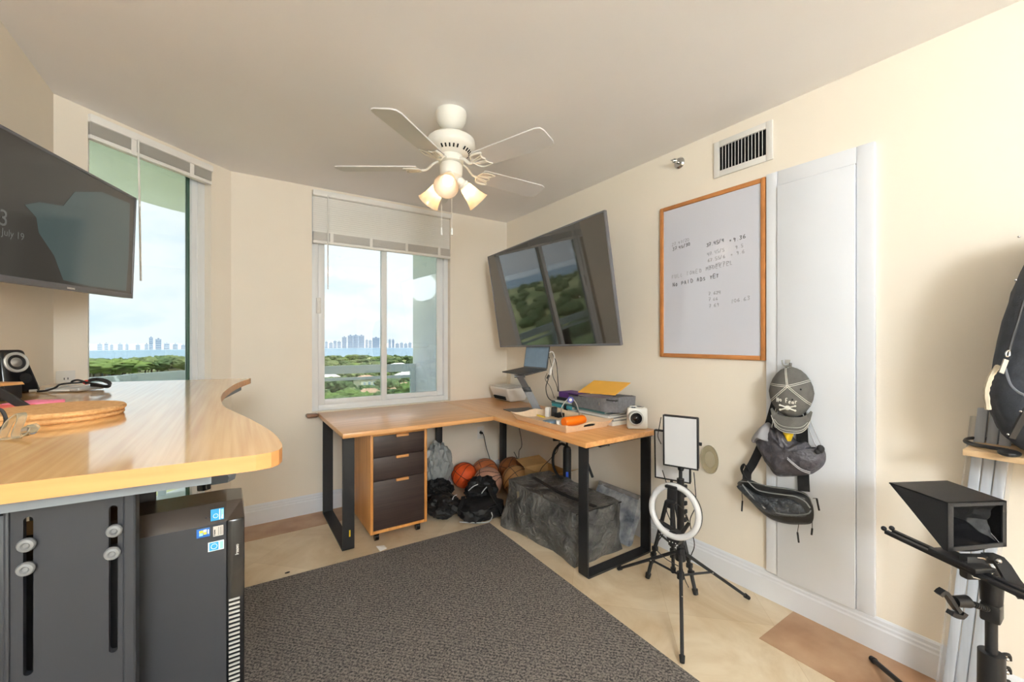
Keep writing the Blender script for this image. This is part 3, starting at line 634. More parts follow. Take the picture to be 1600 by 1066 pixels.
# ================================================================ CORNER DESK (right)
DZ = .75
t = thing('corner_desk', 'L-shaped honey oak desk on black steel loop legs under the window', 'desk', (1.5, 2.6, 0))
DX0, DX1, DYF, DYE = .525, 2.14, 2.555, 1.618
bm = nb(); box(bm, (DX0, DYF, DZ-.03), (1.5485, YW-.012, DZ), .004); k = part('desktop', bm, 'oakx', t, smooth=True)
bm = nb(); box(bm, (1.5495, DYE, DZ-.03), (DX1, YW-.012, DZ), .004); part('desktop', bm, 'oaky', t)
def loopleg(lo, hi, axis, w0, w1):
    """rectangular loop of flat bar; lo/hi = (a, z) extents, axis the horizontal axis of the loop, w0..w1 bar width on the other axis"""
    bm = nb(); th = .011; a0, a1 = lo, hi; z0, z1 = .001, DZ-.0305; r = .016
    def ring(off):
        P = []
        for cx, cz, s0 in ((a1-r, z0+r, -90), (a1-r, z1-r, 0), (a0+r, z1-r, 90), (a0+r, z0+r, 180)):
            for q in range(5): an = math.radians(s0+q*22.5); P.append((cx+math.cos(an)*(r-off), cz+math.sin(an)*(r-off)))
        return P
    A, B = ring(0), ring(th); n = len(A)
    mk = lambda p, w: V((p[0], w, p[1])) if axis == 'x' else V((w, p[0], p[1]))
    g = [[bm.verts.new(mk(p, w)) for p in L] for L, w in ((A, w0), (A, w1), (B, w1), (B, w0))]
    for i in range(n):
        j = (i+1)%n
        for q in range(4): bm.faces.new((g[q][i], g[q][j], g[(q+1)%4][j], g[(q+1)%4][i]))
    return bm
leg = part('loop_leg', loopleg(2.69, 3.375, 'y', .552, .622), 'steel', t)
bm = nb(); box(bm, (.590,2.6885,.085), (.598,2.6899,.125), 0, Matrix.Identity(4)); part('tape_mark', bm, 'tape', leg)
part('loop_leg', loopleg(1.585, 2.115, 'x', 1.645, 1.715), 'steel', t)
bm = nb(); box(bm, (1.66,1.62,DZ-.042), (1.73,1.75,DZ-.0302), .002); box(bm, (1.585,1.63,DZ-.037),(2.11,1.73,DZ-.0302)); part('mounting_plate', bm, 'steel', t)
bm = nb(); box(bm, (1.45,3.33,.001), (1.50,3.375,DZ-.03), .003); part('post_leg', bm, 'steel', t)
bm = nb(); box(bm, (2.085,3.29,.001), (2.135,3.34,DZ-.03), .003); part('post_leg', bm, 'steel', t)
bm = nb(); box(bm, (1.20,2.70,DZ-.038),(1.26,2.76,DZ-.0302), .003); part('corner_bracket', bm, 'oakedge', t)

# drawer cabinet
t = thing('drawer_cabinet', 'oak drawer cabinet on casters with three dark drawers under the desk', 'cabinet', (.905, 2.95, 0))
cx0, cx1, cy0, cy1, cz0, cz1 = .716, 1.094, 2.68, 3.21, .062, .70
bm = nb(); box(bm, (cx0,cy0,cz0),(cx0+.018,cy1,cz1),.002); box(bm, (cx1-.018,cy0,cz0),(cx1,cy1,cz1),.002)
box(bm, (cx0+.018,cy0,cz1-.018),(cx1-.018,cy1,cz1),.002); box(bm, (cx0+.018,cy0,cz0),(cx1-.018,cy1,cz0+.018),.002); box(bm, (cx0+.018,cy1-.01,cz0+.018),(cx1-.018,cy1,cz1-.018))
part('body', bm, 'oakz', t)
for z0, z1 in ((.546,.681),(.396,.543),(.082,.393)):
    bm = nb(); box(bm, (cx0+.0195,cy0+.003,z0),(cx1-.0195,cy0+.02,z1),.001); box(bm, (cx0+.03,cy0+.02,z0+.01),(cx1-.03,cy1-.03,z1-.02)); d = part('drawer', bm, 'espresso', t)
    bm = nb(); m = (cx0+cx1)/2+.015; box(bm, (m-.042,cy0-.014,z1-.016),(m+.042,cy0+.003,z1+.001),.003); part('handle', bm, 'bambooedge', d)
for x in (cx0+.05, cx1-.05):
    for y in (cy0+.05, cy1-.05):
        bm = nb(); cyl(bm, (x-.012,y,.024),(x+.012,y,.024),.0235); box(bm, (x-.016,y-.016,.036),(x+.016,y+.016,.0615),.004); part('caster', bm, 'blackg', t)

# ================================================================ BALLS
def basketball(c, r, col, label, rot, group=None):
    t = thing('basketball', label, 'basketball', (c[0],c[1],c[2]-r), group)
    bm = nb(); bmesh.ops.create_uvsphere(bm, u_segments=40, v_segments=24, radius=r, matrix=Matrix.Translation(c)); part('cover', bm, ballmat('pebbled_'+label.split()[0], col), t)
    bm = nb(); R = Euler(rot).to_matrix(); rr = r*1.0
    def loop(fn): tube(bm, [R @ (fn(a).normalized()*rr)+V(c) for a in [2*math.pi*k/36 for k in range(36)]], .0022*r/.12*1.2, 5, True, smooth=0)
    loop(lambda a: V((math.cos(a),math.sin(a),0))); loop(lambda a: V((math.cos(a),0,math.sin(a))))
    for s in (-1, 1): loop(lambda a: V((math.cos(a)*.95, s*(.45+.30*math.cos(2*a)), math.sin(a)*.95)))
    part('seam', bm, 'black', t)
def fl(px, py, r): return dep(px, py, (EYE-r)*F/(py-533))
c = dep(725,745,3.62); c.z = .105+.02
basketball(c, .108, rgb(228,88,34), 'bright orange basketball beside the grey plastic bag', (.3,.5,.2))
basketball(fl(762,753,.12), .12, rgb(196,150,128), 'faded pinkish tan basketball in front beside the bright orange one', (1.0,.3,.6))
basketball(fl(758,738,.12), .118, rgb(186,106,64), 'brown-orange basketball behind the faded pinkish one', (.5,1.0,.1))
basketball(fl(806,750,.12), .12, rgb(176,130,80), 'tan basketball in front, nearest to the grey woven bag', (.9,.8,.9))
basketball(fl(799,735,.12), .118, rgb(140,88,48), 'dark brown basketball under the desk corner behind the tan one', (.2,.4,.7))

# grey plastic bag (stands on the black fabric)
bm = nb(); c = dep(684,735,3.42)
def fb(q): k = 1-.35*max(0,-q.z/.2); return V((q.x*k,q.y*k,q.z))
lump(bm, (c.x,c.y,.232), (.24,.22,.44), 3, .22, 2.6, 4, .02, .8, fb); one('plastic_bag', bm, 'greybag', 'crumpled grey plastic bag standing beside the drawer cabinet', 'bag', (c.x,c.y,.02), ang=25)
# black drawstring bag
t = thing('drawstring_bag', 'crumpled black drawstring bag on the floor beside the cabinet caster', 'bag', onz(695,812,0))
bm = nb(); c = onz(692,806,0); lump(bm, (c.x,c.y,.075), (.26,.24,.17), 11, .22, 2.4, 4, .002, .7, rot=.5); c2 = onz(690,792,0.0); lump(bm, (c2.x-.01,c2.y+.05,.11), (.22,.20,.18), 17, .3, 3, 4, .002, .8)
c3 = onz(672,770,.05); lump(bm, (c3.x,c3.y,.09), (.2,.22,.2), 5, .2, 2, 3, .002)
part('body', bm, 'clothblack', t, ang=30)
bm = nb()
for k in range(4):
    b = V((c2.x-.07+.02*k, c2.y-.05, .165)); tube(bm, [b, b+V((-.02,-.03,.02)), b+V((.02,-.06,.0)), b+V((.05,-.05,-.03)), b+V((.03,0,-.0))], .004, 6)
part('cord', bm, 'cable', t)
# black backpack
t = thing('backpack', 'limp black backpack with light grey piping on the floor by the basketballs', 'backpack', onz(752,810,0))
bm = nb(); c = onz(752,806,0); lump(bm, (c.x,c.y,.06), (.36,.26,.14), 23, .16, 2.2, 4, .002, .6, power=.75, rot=.25)
c2 = onz(748,780,.05); lump(bm, (c2.x,c2.y-.04,.13), (.24,.22,.20), 29, .28, 2.8, 4, .002, .8); c4 = onz(775,805,0); lump(bm, (c4.x,c4.y,.03),(.16,.14,.06),31,.2,3,3,.002,.6,rot=.8)
part('body', bm, 'clothblack', t, ang=30)
bm = nb(); 
pts = [onz(718,816,.02),onz(735,817,.02),onz(752,817,.02),onz(764,815,.02),onz(769,808,.03),onz(768,801,.07)]
tube(bm, pts, .004, 6); P = [dep(x,y,3.06) for x, y in ((732,767),(740,760),(747,757))]; tube(bm, P, .004, 6); P = [dep(x,y,3.05) for x, y in ((752,772),(757,765),(763,759))]; tube(bm, P, .004, 6)
P = [dep(x,y,2.98) for x, y in ((707,781),(709,776),(714,773))]; tube(bm, P, .003, 6); part('piping', bm, 'piping', t)
bm = nb(); a = dep(730,762,3.1); b = dep(764,762,3.05)
bx = frame_m(dep(731,769,3.04), (dep(751,772,3.04)-dep(731,769,3.04)), (dep(745,758,3.12)-dep(731,769,3.04))); box(bm, (0,0,-.012),(.10,.085,0), .006, bx)
strap(bm, [dep(763,758,3.05),dep(770,775,3.0),dep(780,790,3.0),dep(786,804,2.97)], .035, .006, V((.6,.5,.3))); strap(bm, [dep(724,776,3.02),dep(722,785,2.98),dep(716,796,2.95),dep(706,792,2.95)], .03, .006, V((.6,-.3,.3)))
part('strap', bm, 'clothblack', t)
# woven storage bag
t = thing('storage_bag', 'large grey woven zipped storage bag on the floor under the desk', 'bag', (1.82,2.16,0))
bm = nb(); r = bmesh.ops.create_cube(bm, size=1); bmesh.ops.subdivide_edges(bm, edges=bm.edges[:], cuts=24, use_grid_fill=True)
SB = dict(x0=1.615,x1=1.985,y0=1.765,y1=2.47,h=.305)
for v in bm.verts:
    q = v.co.copy(); x = SB['x0']+(q.x+.5)*(SB['x1']-SB['x0']); y = SB['y0']+(q.y+.5)*(SB['y1']-SB['y0']); z = (q.z+.5)*SB['h']
    bx_, by_, bz_ = 1-abs(q.x*2)**3, 1-abs(q.y*2)**3, 1-abs(q.z*2)**2
    if abs(q.y) > .499: y += math.copysign(.02, q.y)*bx_*bz_
    if abs(q.x) > .499: x += math.copysign(.022, q.x)*by_*bz_
    if q.z > .499: z += -.020*bx_*by_+.012*noise.noise(V((x*9,y*9,1)))
    p = V((x*7,y*7,z*7)); x += .014*noise.noise(p+V((5,0,0)))*(1 if q.z < .4 else .4); y += .014*noise.noise(p+V((0,9,0))); 
    fold = abs(noise.noise(V((x*4+z*5, y*4-z*6, 3)))); x += -.030*(fold-.25)*(1-q.z)*.9; y += -.02*(abs(noise.noise(V((x*6,4,z*7))))-.2) if q.y < -.45 else 0
    if q.x < -.4: x -= .06*(.5-q.z)**2*math.exp(-((q.y-.48)/.25)**2)*1.2
    # top slopes a little to the near end, slumps to the far left bottom
    z += .012*q.y*(q.z+.5)
    if z < .002: z = .002
    v.co = V((x,y,z))
part('body', bm, 'woven', t, ang=50)
bm = nb()
e = .0; ztop = lambda y: SB['h']+.004+.012*((y-SB['y0'])/(SB['y1']-SB['y0'])-.5)
tube(bm, [(SB['x0']+.0,SB['y0']+.0,ztop(1.77)),(SB['x1']-.0,SB['y0']+.0,ztop(1.77)-.005)], .004, 6); part('edge_piping', bm, 'black', t)
bm = nb()
strap(bm, [V((SB['x0']-.014,2.33,.27)),V((SB['x0']-.028,2.28,.15)),V((SB['x0']-.026,2.22,.03)),V((SB['x0']-.02,2.2,.004))], .022, .003, V((0,1,.2)))
k = part('strap', bm, mat('beige_webbing', rgb(150,138,116), .7, noise_amt=.1), t)
bm = nb(); strap(bm, [V((1.8,1.80,.298)),V((1.79,2.1,.288)),V((1.8,2.42,.304))], .03, .004, V((1,0,0))); part('zip', bm, 'steel', t)
# cardboard box behind + brown leather piece
t = thing('cardboard_box', 'open tan cardboard box against the wall behind the grey woven bag', 'box', (2.07,2.60,0))
bm = nb(); bx0,bx1,by0_,by1_,bh = 1.95,2.19,2.46,2.74,.27
for a in (((bx0,by0_,.002),(bx0+.004,by1_,bh)),((bx1-.004,by0_,.002),(bx1,by1_,bh)),((bx0+.004,by0_,.002),(bx1-.004,by0_+.004,bh)),((bx0+.004,by1_-.004,.002),(bx1-.004,by1_,bh)),((bx0,by0_,.002),(bx1,by1_,.006))): box(bm, *a)
part('body', bm, 'cardboard', t, smooth=False)
bm = nb(); box(bm, (0,0,0),(.24,.12,.003),0,frame_m((bx0,by0_,bh), (1,0,0), (0,-.75,.35))); part('flap', bm, 'cardboard', t, smooth=False)
bm = nb(); box(bm, (0,0,0),(.24,.13,.003),0,frame_m((bx0,by1_,bh), (1,0,0), (0,.9,.25))); part('flap', bm, 'cardboard', t, smooth=False)
bm = nb(); c = onz(810,778,.03); lump(bm, (c.x,c.y+.06,.06), (.10,.16,.16), 41, .1, 2, 3, .002); one('leather_pouch', bm, 'brownbag', 'brown leather pouch between the tan basketball and the woven bag', 'pouch')
# floor pump
t = thing('floor_pump', 'black floor pump with looped hose standing behind the woven bag', 'pump', (1.99,2.62,0))
b = V((2.115,2.40,0)); b = dep(886,740,3.02); b.z = 0; px_, py_ = b.x, b.y
bm = nb(); cyl(bm, (px_,py_,.02),(px_,py_,.50),.030); lathe(bm, [(.030,0),(.026,.02),(.014,.026),(.010,.03)], (px_,py_,.50)); part('barrel', bm, 'black', t)
bm = nb(); cyl(bm, (px_,py_,.52),(px_,py_,.575),.008); cyl(bm, (px_-.09,py_+.05,.58),(px_+.09,py_-.05,.58),.013); part('handle', bm, 'black', t)
bm = nb(); box(bm, (px_-.05,py_-.11,.002),(px_+.05,py_+.11,.02),.006); part('foot_plate', bm, 'black', t)
bm = nb(); tube(bm, [dep(x,y,d) for x,y,d in ((885,697,3.02),(876,694,2.95),(866,706,2.92),(864,725,2.92),(871,742,2.95),(884,752,3.0))], .009, 8); part('hose', bm, 'rubber', t)
bm = nb(); lx = V((px_,py_,0)); fm2 = frame_m(lx+V((-SN,-CS,0))*.0305+V((0,0,.32)), (CS,-SN,0), (0,0,1)); box(bm, (-.012,-.03,-.002),(.006,.03,.001),0,fm2); k = part('label', bm, 'bluelabel', t); k['label'] = 'blue label'
bm = nb(); tube(bm, [dep(x,y,2.75) for x,y in ((917,722),(922,735),(926,746))], .009, 8); one('cable_connector', bm, 'black', 'black cable connector hanging below the desk near the right loop leg', 'cable')
# bubble wrapped package
t = thing('wrapped_package', 'flat package in shiny blue and white wrap leaning on the right wall', 'package', (2.12,1.95,0))
pa, pb = V((2.055,1.765,.003)), V((2.055,2.12,.003)); up = V((.125,0,.275)).normalized(); 
bm = nb(); r = bmesh.ops.create_cube(bm, size=1); bmesh.ops.subdivide_edges(bm, edges=bm.edges[:], cuts=14, use_grid_fill=True)
fmm = frame_m(pa, (0,1,0), up)
for v in bm.verts:
    q = v.co; p = V(((q.x+.5)*.36, (q.y+.5)*.30, (q.z)*.05)); p.z *= (1+.25*(1-abs(q.x*2)**2)*(1-abs(q.y*2)**2)); p += V((0,0,.010*noise.noise(V((q.x*9,q.y*9,2))))); v.co = fmm @ p
for v in bm.verts:
    if v.co.z < .003: v.co.z = .003
part('body', bm, 'blueprint', t, ang=50)
bm = nb()
for v, s in (((0,.30),1),): box(bm, (.0,.285,-.03),(.36,.315,.03),.008,fmm)
k = part('folded_top', bm, mat('grey_film', rgb(140,138,138), .2, noise_amt=.2, noise_scale=20, bump=.5, bump_scale=30), t)

# cables under the desk
def cable(pts, r, m, label, name='power_cable', cat='cable'): bm = nb(); tube(bm, pts, r, 6); one(name, bm, m, label, cat)
p = ony(751,676,YW-.006)
t = thing('power_cable', 'black power cable plugged into the outlet below the window', 'cable', p)
bm = nb(); cyl(bm, p, p+V((0,-.03,0)), .014, .010); part('plug', bm, 'black', t)
bm = nb(); tube(bm, [p+V((0,-.03,0)), dep(756,681,3.9), dep(760,700,3.88), dep(765,716,3.85), dep(770,735,3.86), V((1.96,3.30,.01))], .0035, 6); part('cord', bm, 'cable', t)
cable([V((2.12,3.15,.72)), dep(815,690,3.72), dep(811,705,3.68), dep(810,718,3.66), dep(803,728,3.62)+V((0,.0,.12))], .003, 'cable', 'thin black cable hanging from the desk over the brown basketballs')
cable([V((2.16,2.55,.72)), dep(873,697,3.2), dep(862,715,3.2), dep(846,732,3.25), dep(842,748,3.2)], .003, 'cable', 'thin black cable hanging beside the pump hose')

# ================================================================ ON THE CORNER DESK
# printer
t = thing('printer', 'white inkjet printer in the desk corner', 'printer', (2.07,3.2,DZ))
bm = nb(); x0,x1,y0,y1,h = 1.985,2.185,3.03,3.34,.125
lo = [(x0+.035,y0+.02),(x1,y0+.02),(x1,y1-.02),(x0+.035,y1-.02)]; hi = [(x0-.02,y0),(x1+.02,y0),(x1+.02,y1),(x0-.02,y1)]
A = [bm.verts.new((x,y,DZ+.001)) for x,y in lo]; Bv = [bm.verts.new((x,y,DZ+h)) for x,y in hi]
bm.faces.new(A[::-1]); bm.faces.new(Bv)
for i in range(4): bm.faces.new((A[i],A[(i+1)%4],Bv[(i+1)%4],Bv[i]))
bmesh.ops.bevel(bm, geom=bm.edges[:], offset=.018, segments=4, profile=.5, affect='EDGES'); part('body', bm, 'white', t)
bm = nb(); box(bm, (x0-.012,y0+.008,DZ+h+.001),(x1-.03,y1-.008,DZ+h+.012),.005); part('scanner_lid', bm, mat('pale_grey_lid', rgb(205,204,200), .4, noise_amt=.02), t)
bm = nb(); fmm = frame_m((x0+.008,y0+.05,DZ+.02), (0,1,0), (-.42,0,.9)); box(bm, (0,0,-.004),(.19,.03,.006),.002,fmm); part('paper_slot', bm, 'dark', t)
bm = nb(); box(bm, (0,0,0),(.20,.10,.004),.002,frame_m((x1-.02,y0+.05,DZ+h+.005), (0,1,0), (.12,0,1))); part('paper_tray', bm, 'white', t)
# laptop stand
t = thing('laptop_stand', 'dark grey z-shaped laptop stand on the wooden desk', 'laptop stand', (1.83,2.6,DZ))
bm = nb(); pl = [onz(790,643,DZ+.001),onz(812,648,DZ+.001),onz(843,641,DZ+.001),onz(824,637,DZ+.001)]; ctr = sum(pl,V())/4
prism(bm, [(ctr.x-.12,ctr.y-.12,DZ+.001),(ctr.x+.10,ctr.y-.14,DZ+.001),(ctr.x+.12,ctr.y+.10,DZ+.001),(ctr.x-.10,ctr.y+.13,DZ+.001)], (0,0,.005)); part('base_plate', bm, 'standgrey', t)
def armbox(bm, p0, p1, w, th, wd): strap(bm, [p0, p1], w, th, wd, smooth=0)
j0 = dep(840,640,3.13); j0.z = DZ+.02; jm = dep(823,608,3.14); j1 = dep(812,588,3.12)
bm = nb(); strap(bm, [j0, (j0+jm)/2, jm], .055, .018, V((CS,-SN,.2)), 1); cyl(bm, j0-V((CS,-SN,0))*.035, j0+V((CS,-SN,0))*.035, .012); part('lower_arm', bm, 'standgrey', t)
bm = nb(); strap(bm, [jm+(j0-jm)*.12, (jm+j1)/2, j1], .045, .022, V((CS,-SN,.2)), 1); cyl(bm, j1-V((CS,-SN,0))*.04, j1+V((CS,-SN,0))*.04, .011); part('upper_arm', bm, 'standgrey', t)
bm = nb(); cc = (jm); box(bm, (-.032,-.018,-.018),(.032,.022,.018),.004,frame_m(cc, (CS,-SN,0), (j0-jm).normalized())); part('joint', bm, 'black', t)
HZ = 1.080; fl_ = V((1.745,2.455,1.048)); fr_ = V((1.745,2.755,1.052)); hl = V((1.95,2.455,HZ)); hr = V((1.95,2.755,HZ))
dn = (hl-fl_).cross(fr_-fl_); dn = dn if dn.z > 0 else -dn; dn.normalize()
bm = nb(); prism(bm, [q-dn*.012 for q in (fl_+(hl-fl_)*.05,fr_+(hr-fr_)*.05,hr,hl)], dn*.004); part('support_plate', bm, 'standgrey', t)
t = thing('laptop', 'open grey laptop on the raised stand in front of the tilted television', 'laptop', (1.85,2.6,1.06))
bm = nb(); prism(bm, [q-dn*.008 for q in (fl_,fr_,hr,hl)], dn*.007); part('keyboard_deck', bm, 'standgrey', t)
sd = V((.16,.0,1)).normalized(); bm = nb(); prism(bm, [hl-V((0,0,.0)),hr,hr+sd*.195,hl+sd*.195], V((.006,0,0))); lid = part('lid', bm, 'standgrey', t)
bm = nb(); prism(bm, [hl+V((0,.006,0))+sd*.008-V((.001,0,0)),hr-V((0,.006,0))+sd*.008-V((.001,0,0)),hr-V((0,.006,0))+sd*.19-V((.001,0,0)),hl+V((0,.006,0))+sd*.19-V((.001,0,0))], V((.0008,0,0))); part('screen', bm, 'laptop', lid, smooth=False)
# charging cables beside the laptop
t = thing('charging_cable', 'white and black charging cables looping down beside the laptop', 'cable', dep(870,636,3.0))
D3 = lambda x, y, d=3.04: dep(x, y, d)
bm = nb(); tube(bm, [D3(858,551),D3(863,550),D3(866,556),D3(865,566),D3(861,577)], .004, 6); part('white_cord', bm, 'wcable', t)
bm = nb(); tube(bm, [D3(861,575),D3(859,586)], .010, 8, smooth=0); part('adapter_plug', bm, 'white', t)
bm = nb(); tube(bm, [D3(858,586),D3(855,592)], .009, 8, smooth=0); part('adapter_plug', bm, 'black', t)
bm = nb(); tube(bm, [D3(857,592),D3(853,605),D3(855,618),D3(860,625),D3(867,627,2.98)], .0035, 6); tube(bm, [D3(858,558),D3(862,572),D3(864,588),D3(869,600),D3(872,612)], .003, 6)
tube(bm, [D3(863,553),D3(869,566),D3(871,585),D3(873,612)], .003, 6); tube(bm, [D3(855,583),D3(852,593),D3(860,605),D3(866,622)], .0022, 6); part('black_cord', bm, 'cable', t)
# tray
t = thing('serving_tray', 'pale wooden serving tray with small clutter at the desk edge', 'tray', (1.8,2.1,DZ))
tx0,tx1,ty0,ty1 = 1.615,1.945,1.85,2.36; fl0 = .032; H_ = .052
bm = nb(); box(bm, (tx0,ty0,DZ+.001),(tx1,ty1,DZ+.008)); part('base', bm, 'tray', t)
def traywall(p0, p1, out, handle=False):
    bm = nb(); p0, p1, out = V(p0), V(p1), V(out); n = 24; L = (p1-p0).length; d = (p1-p0)/L; rows = []
    for i in range(n+1):
        s = i/n; hh = H_
        if handle: hh = H_*(.80+.25*math.exp(-((s-.5)/.16)**2)+.25*(abs(s-.5)*2)**6)
        else: hh = H_*(.82+.18*(abs(s-.5)*2)**4)
        ext = (s-.5)*2*fl0
        b = p0+d*L*s; tp = b+out*fl0+d*ext+V((0,0,hh)); rows.append((bm.verts.new(b),bm.verts.new(tp),bm.verts.new(tp-out*.007),bm.verts.new(b-out*.007)))
    for A, Bq in zip(rows, rows[1:]):
        for k in range(4): bm.faces.new((A[k],A[(k+1)%4],Bq[(k+1)%4],Bq[k]))
    bm.faces.new(rows[0]); bm.faces.new(rows[-1][::-1])
    return part('side_panel', bm, 'tray', t)
zt_ = DZ+.001
traywall((tx0,ty1,zt_),(tx0,ty0,zt_),(-1,0,0)); traywall((tx1,ty0,zt_),(tx1,ty1,zt_),(1,0,0))
k1 = traywall((tx0,ty0,zt_),(tx1,ty0,zt_),(0,-1,0), True); k2 = traywall((tx1,ty1,zt_),(tx0,ty1,zt_),(0,1,0), True)
bm = nb(); m = (tx0+tx1)/2; fmm = frame_m((m,ty0-.0195,DZ+.033), (1,0,0), (0,-.5,.86)); tube(bm, [fmm @ V((math.cos(a)*.045,math.sin(a)*.008,0)) for a in [k*math.pi/8 for k in range(16)]], .0012, 4, True, 0); box(bm, (-.045,-.007,-.0005),(.045,.007,.0015),.003,fmm); part('handle_slot', bm, 'dark', k1)
zt_ = DZ+.009
a = V((1.66,1.99,zt_+.036)); a = onz(881,660,zt_+.032); b = onz(924,654,zt_+.032); b = a+(b-a).normalized()*.17; b.z = a.z
t = thing('orange_bottle', 'orange translucent bottle lying on its side in the wooden tray', 'bottle', (a+b)/2-V((0,0,.034)))
bm = nb(); lathe(bm, [(.0,0),(.026,0),(.030,.006),(.031,.15),(.028,.162),(.0,.163)], a, (b-a), 28, cap=False); part('body', bm, 'orange', t)
bm = nb(); lathe(bm, [(.019,.163),(.021,.164),(.021,.170),(.0,.170)], a, (b-a), 20); part('cap', bm, 'orange', t)
bm = nb(); lathe(bm, [(.022,0),(.030,0),(.030,.007),(.022,.007)], onz(845,651,zt_+.02), (.2,-.1,.9), 24); lathe(bm, [(.022,0),(.022,.007)], onz(845,651,zt_+.02), (.2,-.1,.9), 24, cap=False); one('tape_roll', bm, 'tape', 'small yellow tape roll in the wooden tray', 'tape')
def smallbox(name, px, py, s, m, label, cat, rz=.3, z=zt_, rx=0):
    p = onz(px, py, z); bm = nb(); box(bm, (-s[0]/2,-s[1]/2,0),(s[0]/2,s[1]/2,s[2]),min(s)*.12, Matrix.Translation(p) @ Matrix.Rotation(rz,4,'Z') @ Matrix.Rotation(rx,4,'X')); one(name, bm, m, label, cat, p)
smallbox('carton', 856,651,(.035,.03,.065),'white','small white carton upright in the wooden tray','carton',.5)
smallbox('pouch', 866,650,(.05,.04,.06),'clothblack','small black pouch beside the white carton in the tray','pouch',.8)
smallbox('card_case', 860,662,(.085,.06,.022),mat('steel_blue_case', rgb(120,142,160), .4, noise_amt=.1),'steel blue card case lying flat in the tray','case',.2)
smallbox('adapter', 873,664,(.05,.03,.028),'white','white charging adapter next to the orange bottle','adapter',.9)
smallbox('clip', 884,648,(.025,.02,.07),'black','black clip standing in the middle of the tray','clip',.2)
smallbox('power_brick', 874,652,(.06,.045,.03),'black','black power brick behind the steel blue case','power brick',.1)
smallbox('sleeve', 895,648,(.11,.05,.02),'paper','white paper sleeve behind the orange bottle','sleeve',-.3)
smallbox('wallet', 936,656,(.055,.04,.03),'black','black wallet in the right corner of the tray','wallet',.4)
bm = nb(); P = [onz(880,655,zt_+.01), dep(877,640,2.62), dep(883,628,2.64), dep(892,622,2.66), dep(900,630,2.66), dep(904,643,2.64), onz(905,652,zt_+.01)]
t = thing('lanyard', 'thin looped lanyard with round blue badge standing out of the tray', 'lanyard', P[0]); tube(bm, P, .0035, 6); part('cord', bm, 'greybook', t)
bm = nb(); c = dep(891.5,625,2.64); cyl(bm, c, c+V((SN,CS,0))*.006, .020, seg=24); part('badge', bm, 'dkblue', t)
bm = nb(); cyl(bm, c-V((SN,CS,0))*.001, c, .010, seg=16); part('badge_print', bm, 'white', t)
# books
def book(x0, x1, y0, y1, z0, z1, m, label, rz=0, group=None, name='book'):
    c = V(((x0+x1)/2,(y0+y1)/2,z0)); t = thing(name, label, 'book', c, group); R = Matrix.Translation(c) @ Matrix.Rotation(rz,4,'Z') @ Matrix.Translation(-c); ct = .0025
    bm = nb(); box(bm, (x0,y0,z0),(x1,y1,z0+ct),0,R); box(bm, (x0,y0,z1-ct),(x1,y1,z1),0,R); box(bm, (x0,y0,z0+ct),(x0+.003,y1,z1-ct),0,R); part('cover', bm, m, t, smooth=False)
    bm = nb(); box(bm, (x0+.003,y0+.004,z0+ct),(x1-.004,y1-.004,z1-ct),0,R); part('pages', bm, 'paper', t, smooth=False)
z = DZ+.001
bx, bX, by_, bY = 2.0, 2.155, 1.85, 2.13
for h, m, dx, dy, rz, ll in ((.026,'white',-.01,-.01,.0,'thick white book, lowest of the stack beside the instant camera'),(.018,'greybook',.0,.0,.03,'grey paperback second from the bottom of the book stack'),(.012,'white',-.015,.015,-.02,'thin white booklet in the middle of the book stack'),
    (.010,'greybook',-.01,.02,.02,'thin grey booklet under the dark teal folder'),(.012,'tealdark',-.02,.05,.0,'dark teal folder directly under the grey cloth bag')):
    book(bx+dx,bX,by_+dy,bY+dy,z,z+h,M[m],ll,rz); z += h+.0006
ztopb = z
z = DZ+.001
for h, m, dx, dy, rz, ll in ((.05,'paper',0,0,.02,'thick ivory book under the teal ones at the far end'),(.022,'teal',-.015,.01,-.03,'bright teal book behind the blue badge'),(.012,'tealdark',-.01,.02,.02,'dark teal notebook above the bright teal book'),(.012,'cream2',0,.01,.0,'ivory notebook below the black case')):
    book(2.0+dx,2.155,2.20+dy,2.43+dy,z,z+h,M[m],ll,rz); z += h+.0006
book(2.02,2.155,2.21,2.42,z,z+.022,M['black'],'black book under the purple box at the end of the desk pile'); z += .0226
book(2.03,2.155,2.20,2.41,z,z+.04,M['purple'],'purple book on top of the far pile'); 
# grey cloth bag
t = thing('cloth_bag', 'open heather grey cloth bag lying on the book stack', 'bag', (2.06,2.0,ztopb))
bm = nb(); r = bmesh.ops.create_cube(bm, size=1); bmesh.ops.subdivide_edges(bm, edges=bm.edges[:], cuts=10, use_grid_fill=True)
gx0,gx1,gy0,gy1 = 1.965,2.20,1.80,2.27
for v in bm.verts:
    q = v.co.copy(); m2 = 1-.10*(abs(q.x*2)**4+abs(q.y*2)**4)*(1 if abs(q.x)>.4 and abs(q.y)>.4 else 0)
    x = (gx0+gx1)/2+q.x*m2*(gx1-gx0); y = (gy0+gy1)/2+q.y*m2*(gy1-gy0); z = ztopb+.002+(q.z+.5)*(.082-.03*q.y*1.2)
    if q.z > .49: z -= .012*(1-abs(q.x*2)**4)*(1-abs(q.y*2)**4)
    x += -.01*(q.z)*(1 if q.x < 0 else -1); z += .006*noise.noise(V((x*12,y*12,z*12))); x += .006*noise.noise(V((y*14,z*14,1)))
    if z < ztopb+.002: z = ztopb+.002
    v.co = V((x,y,z))
[bmesh.ops.smooth_vert(bm, verts=bm.verts[:], factor=.5) for _ in range(4)]
for v in bm.verts: v.co.z = max(v.co.z, ztopb+.001)
part('body', bm, 'greycloth', t, ang=60)
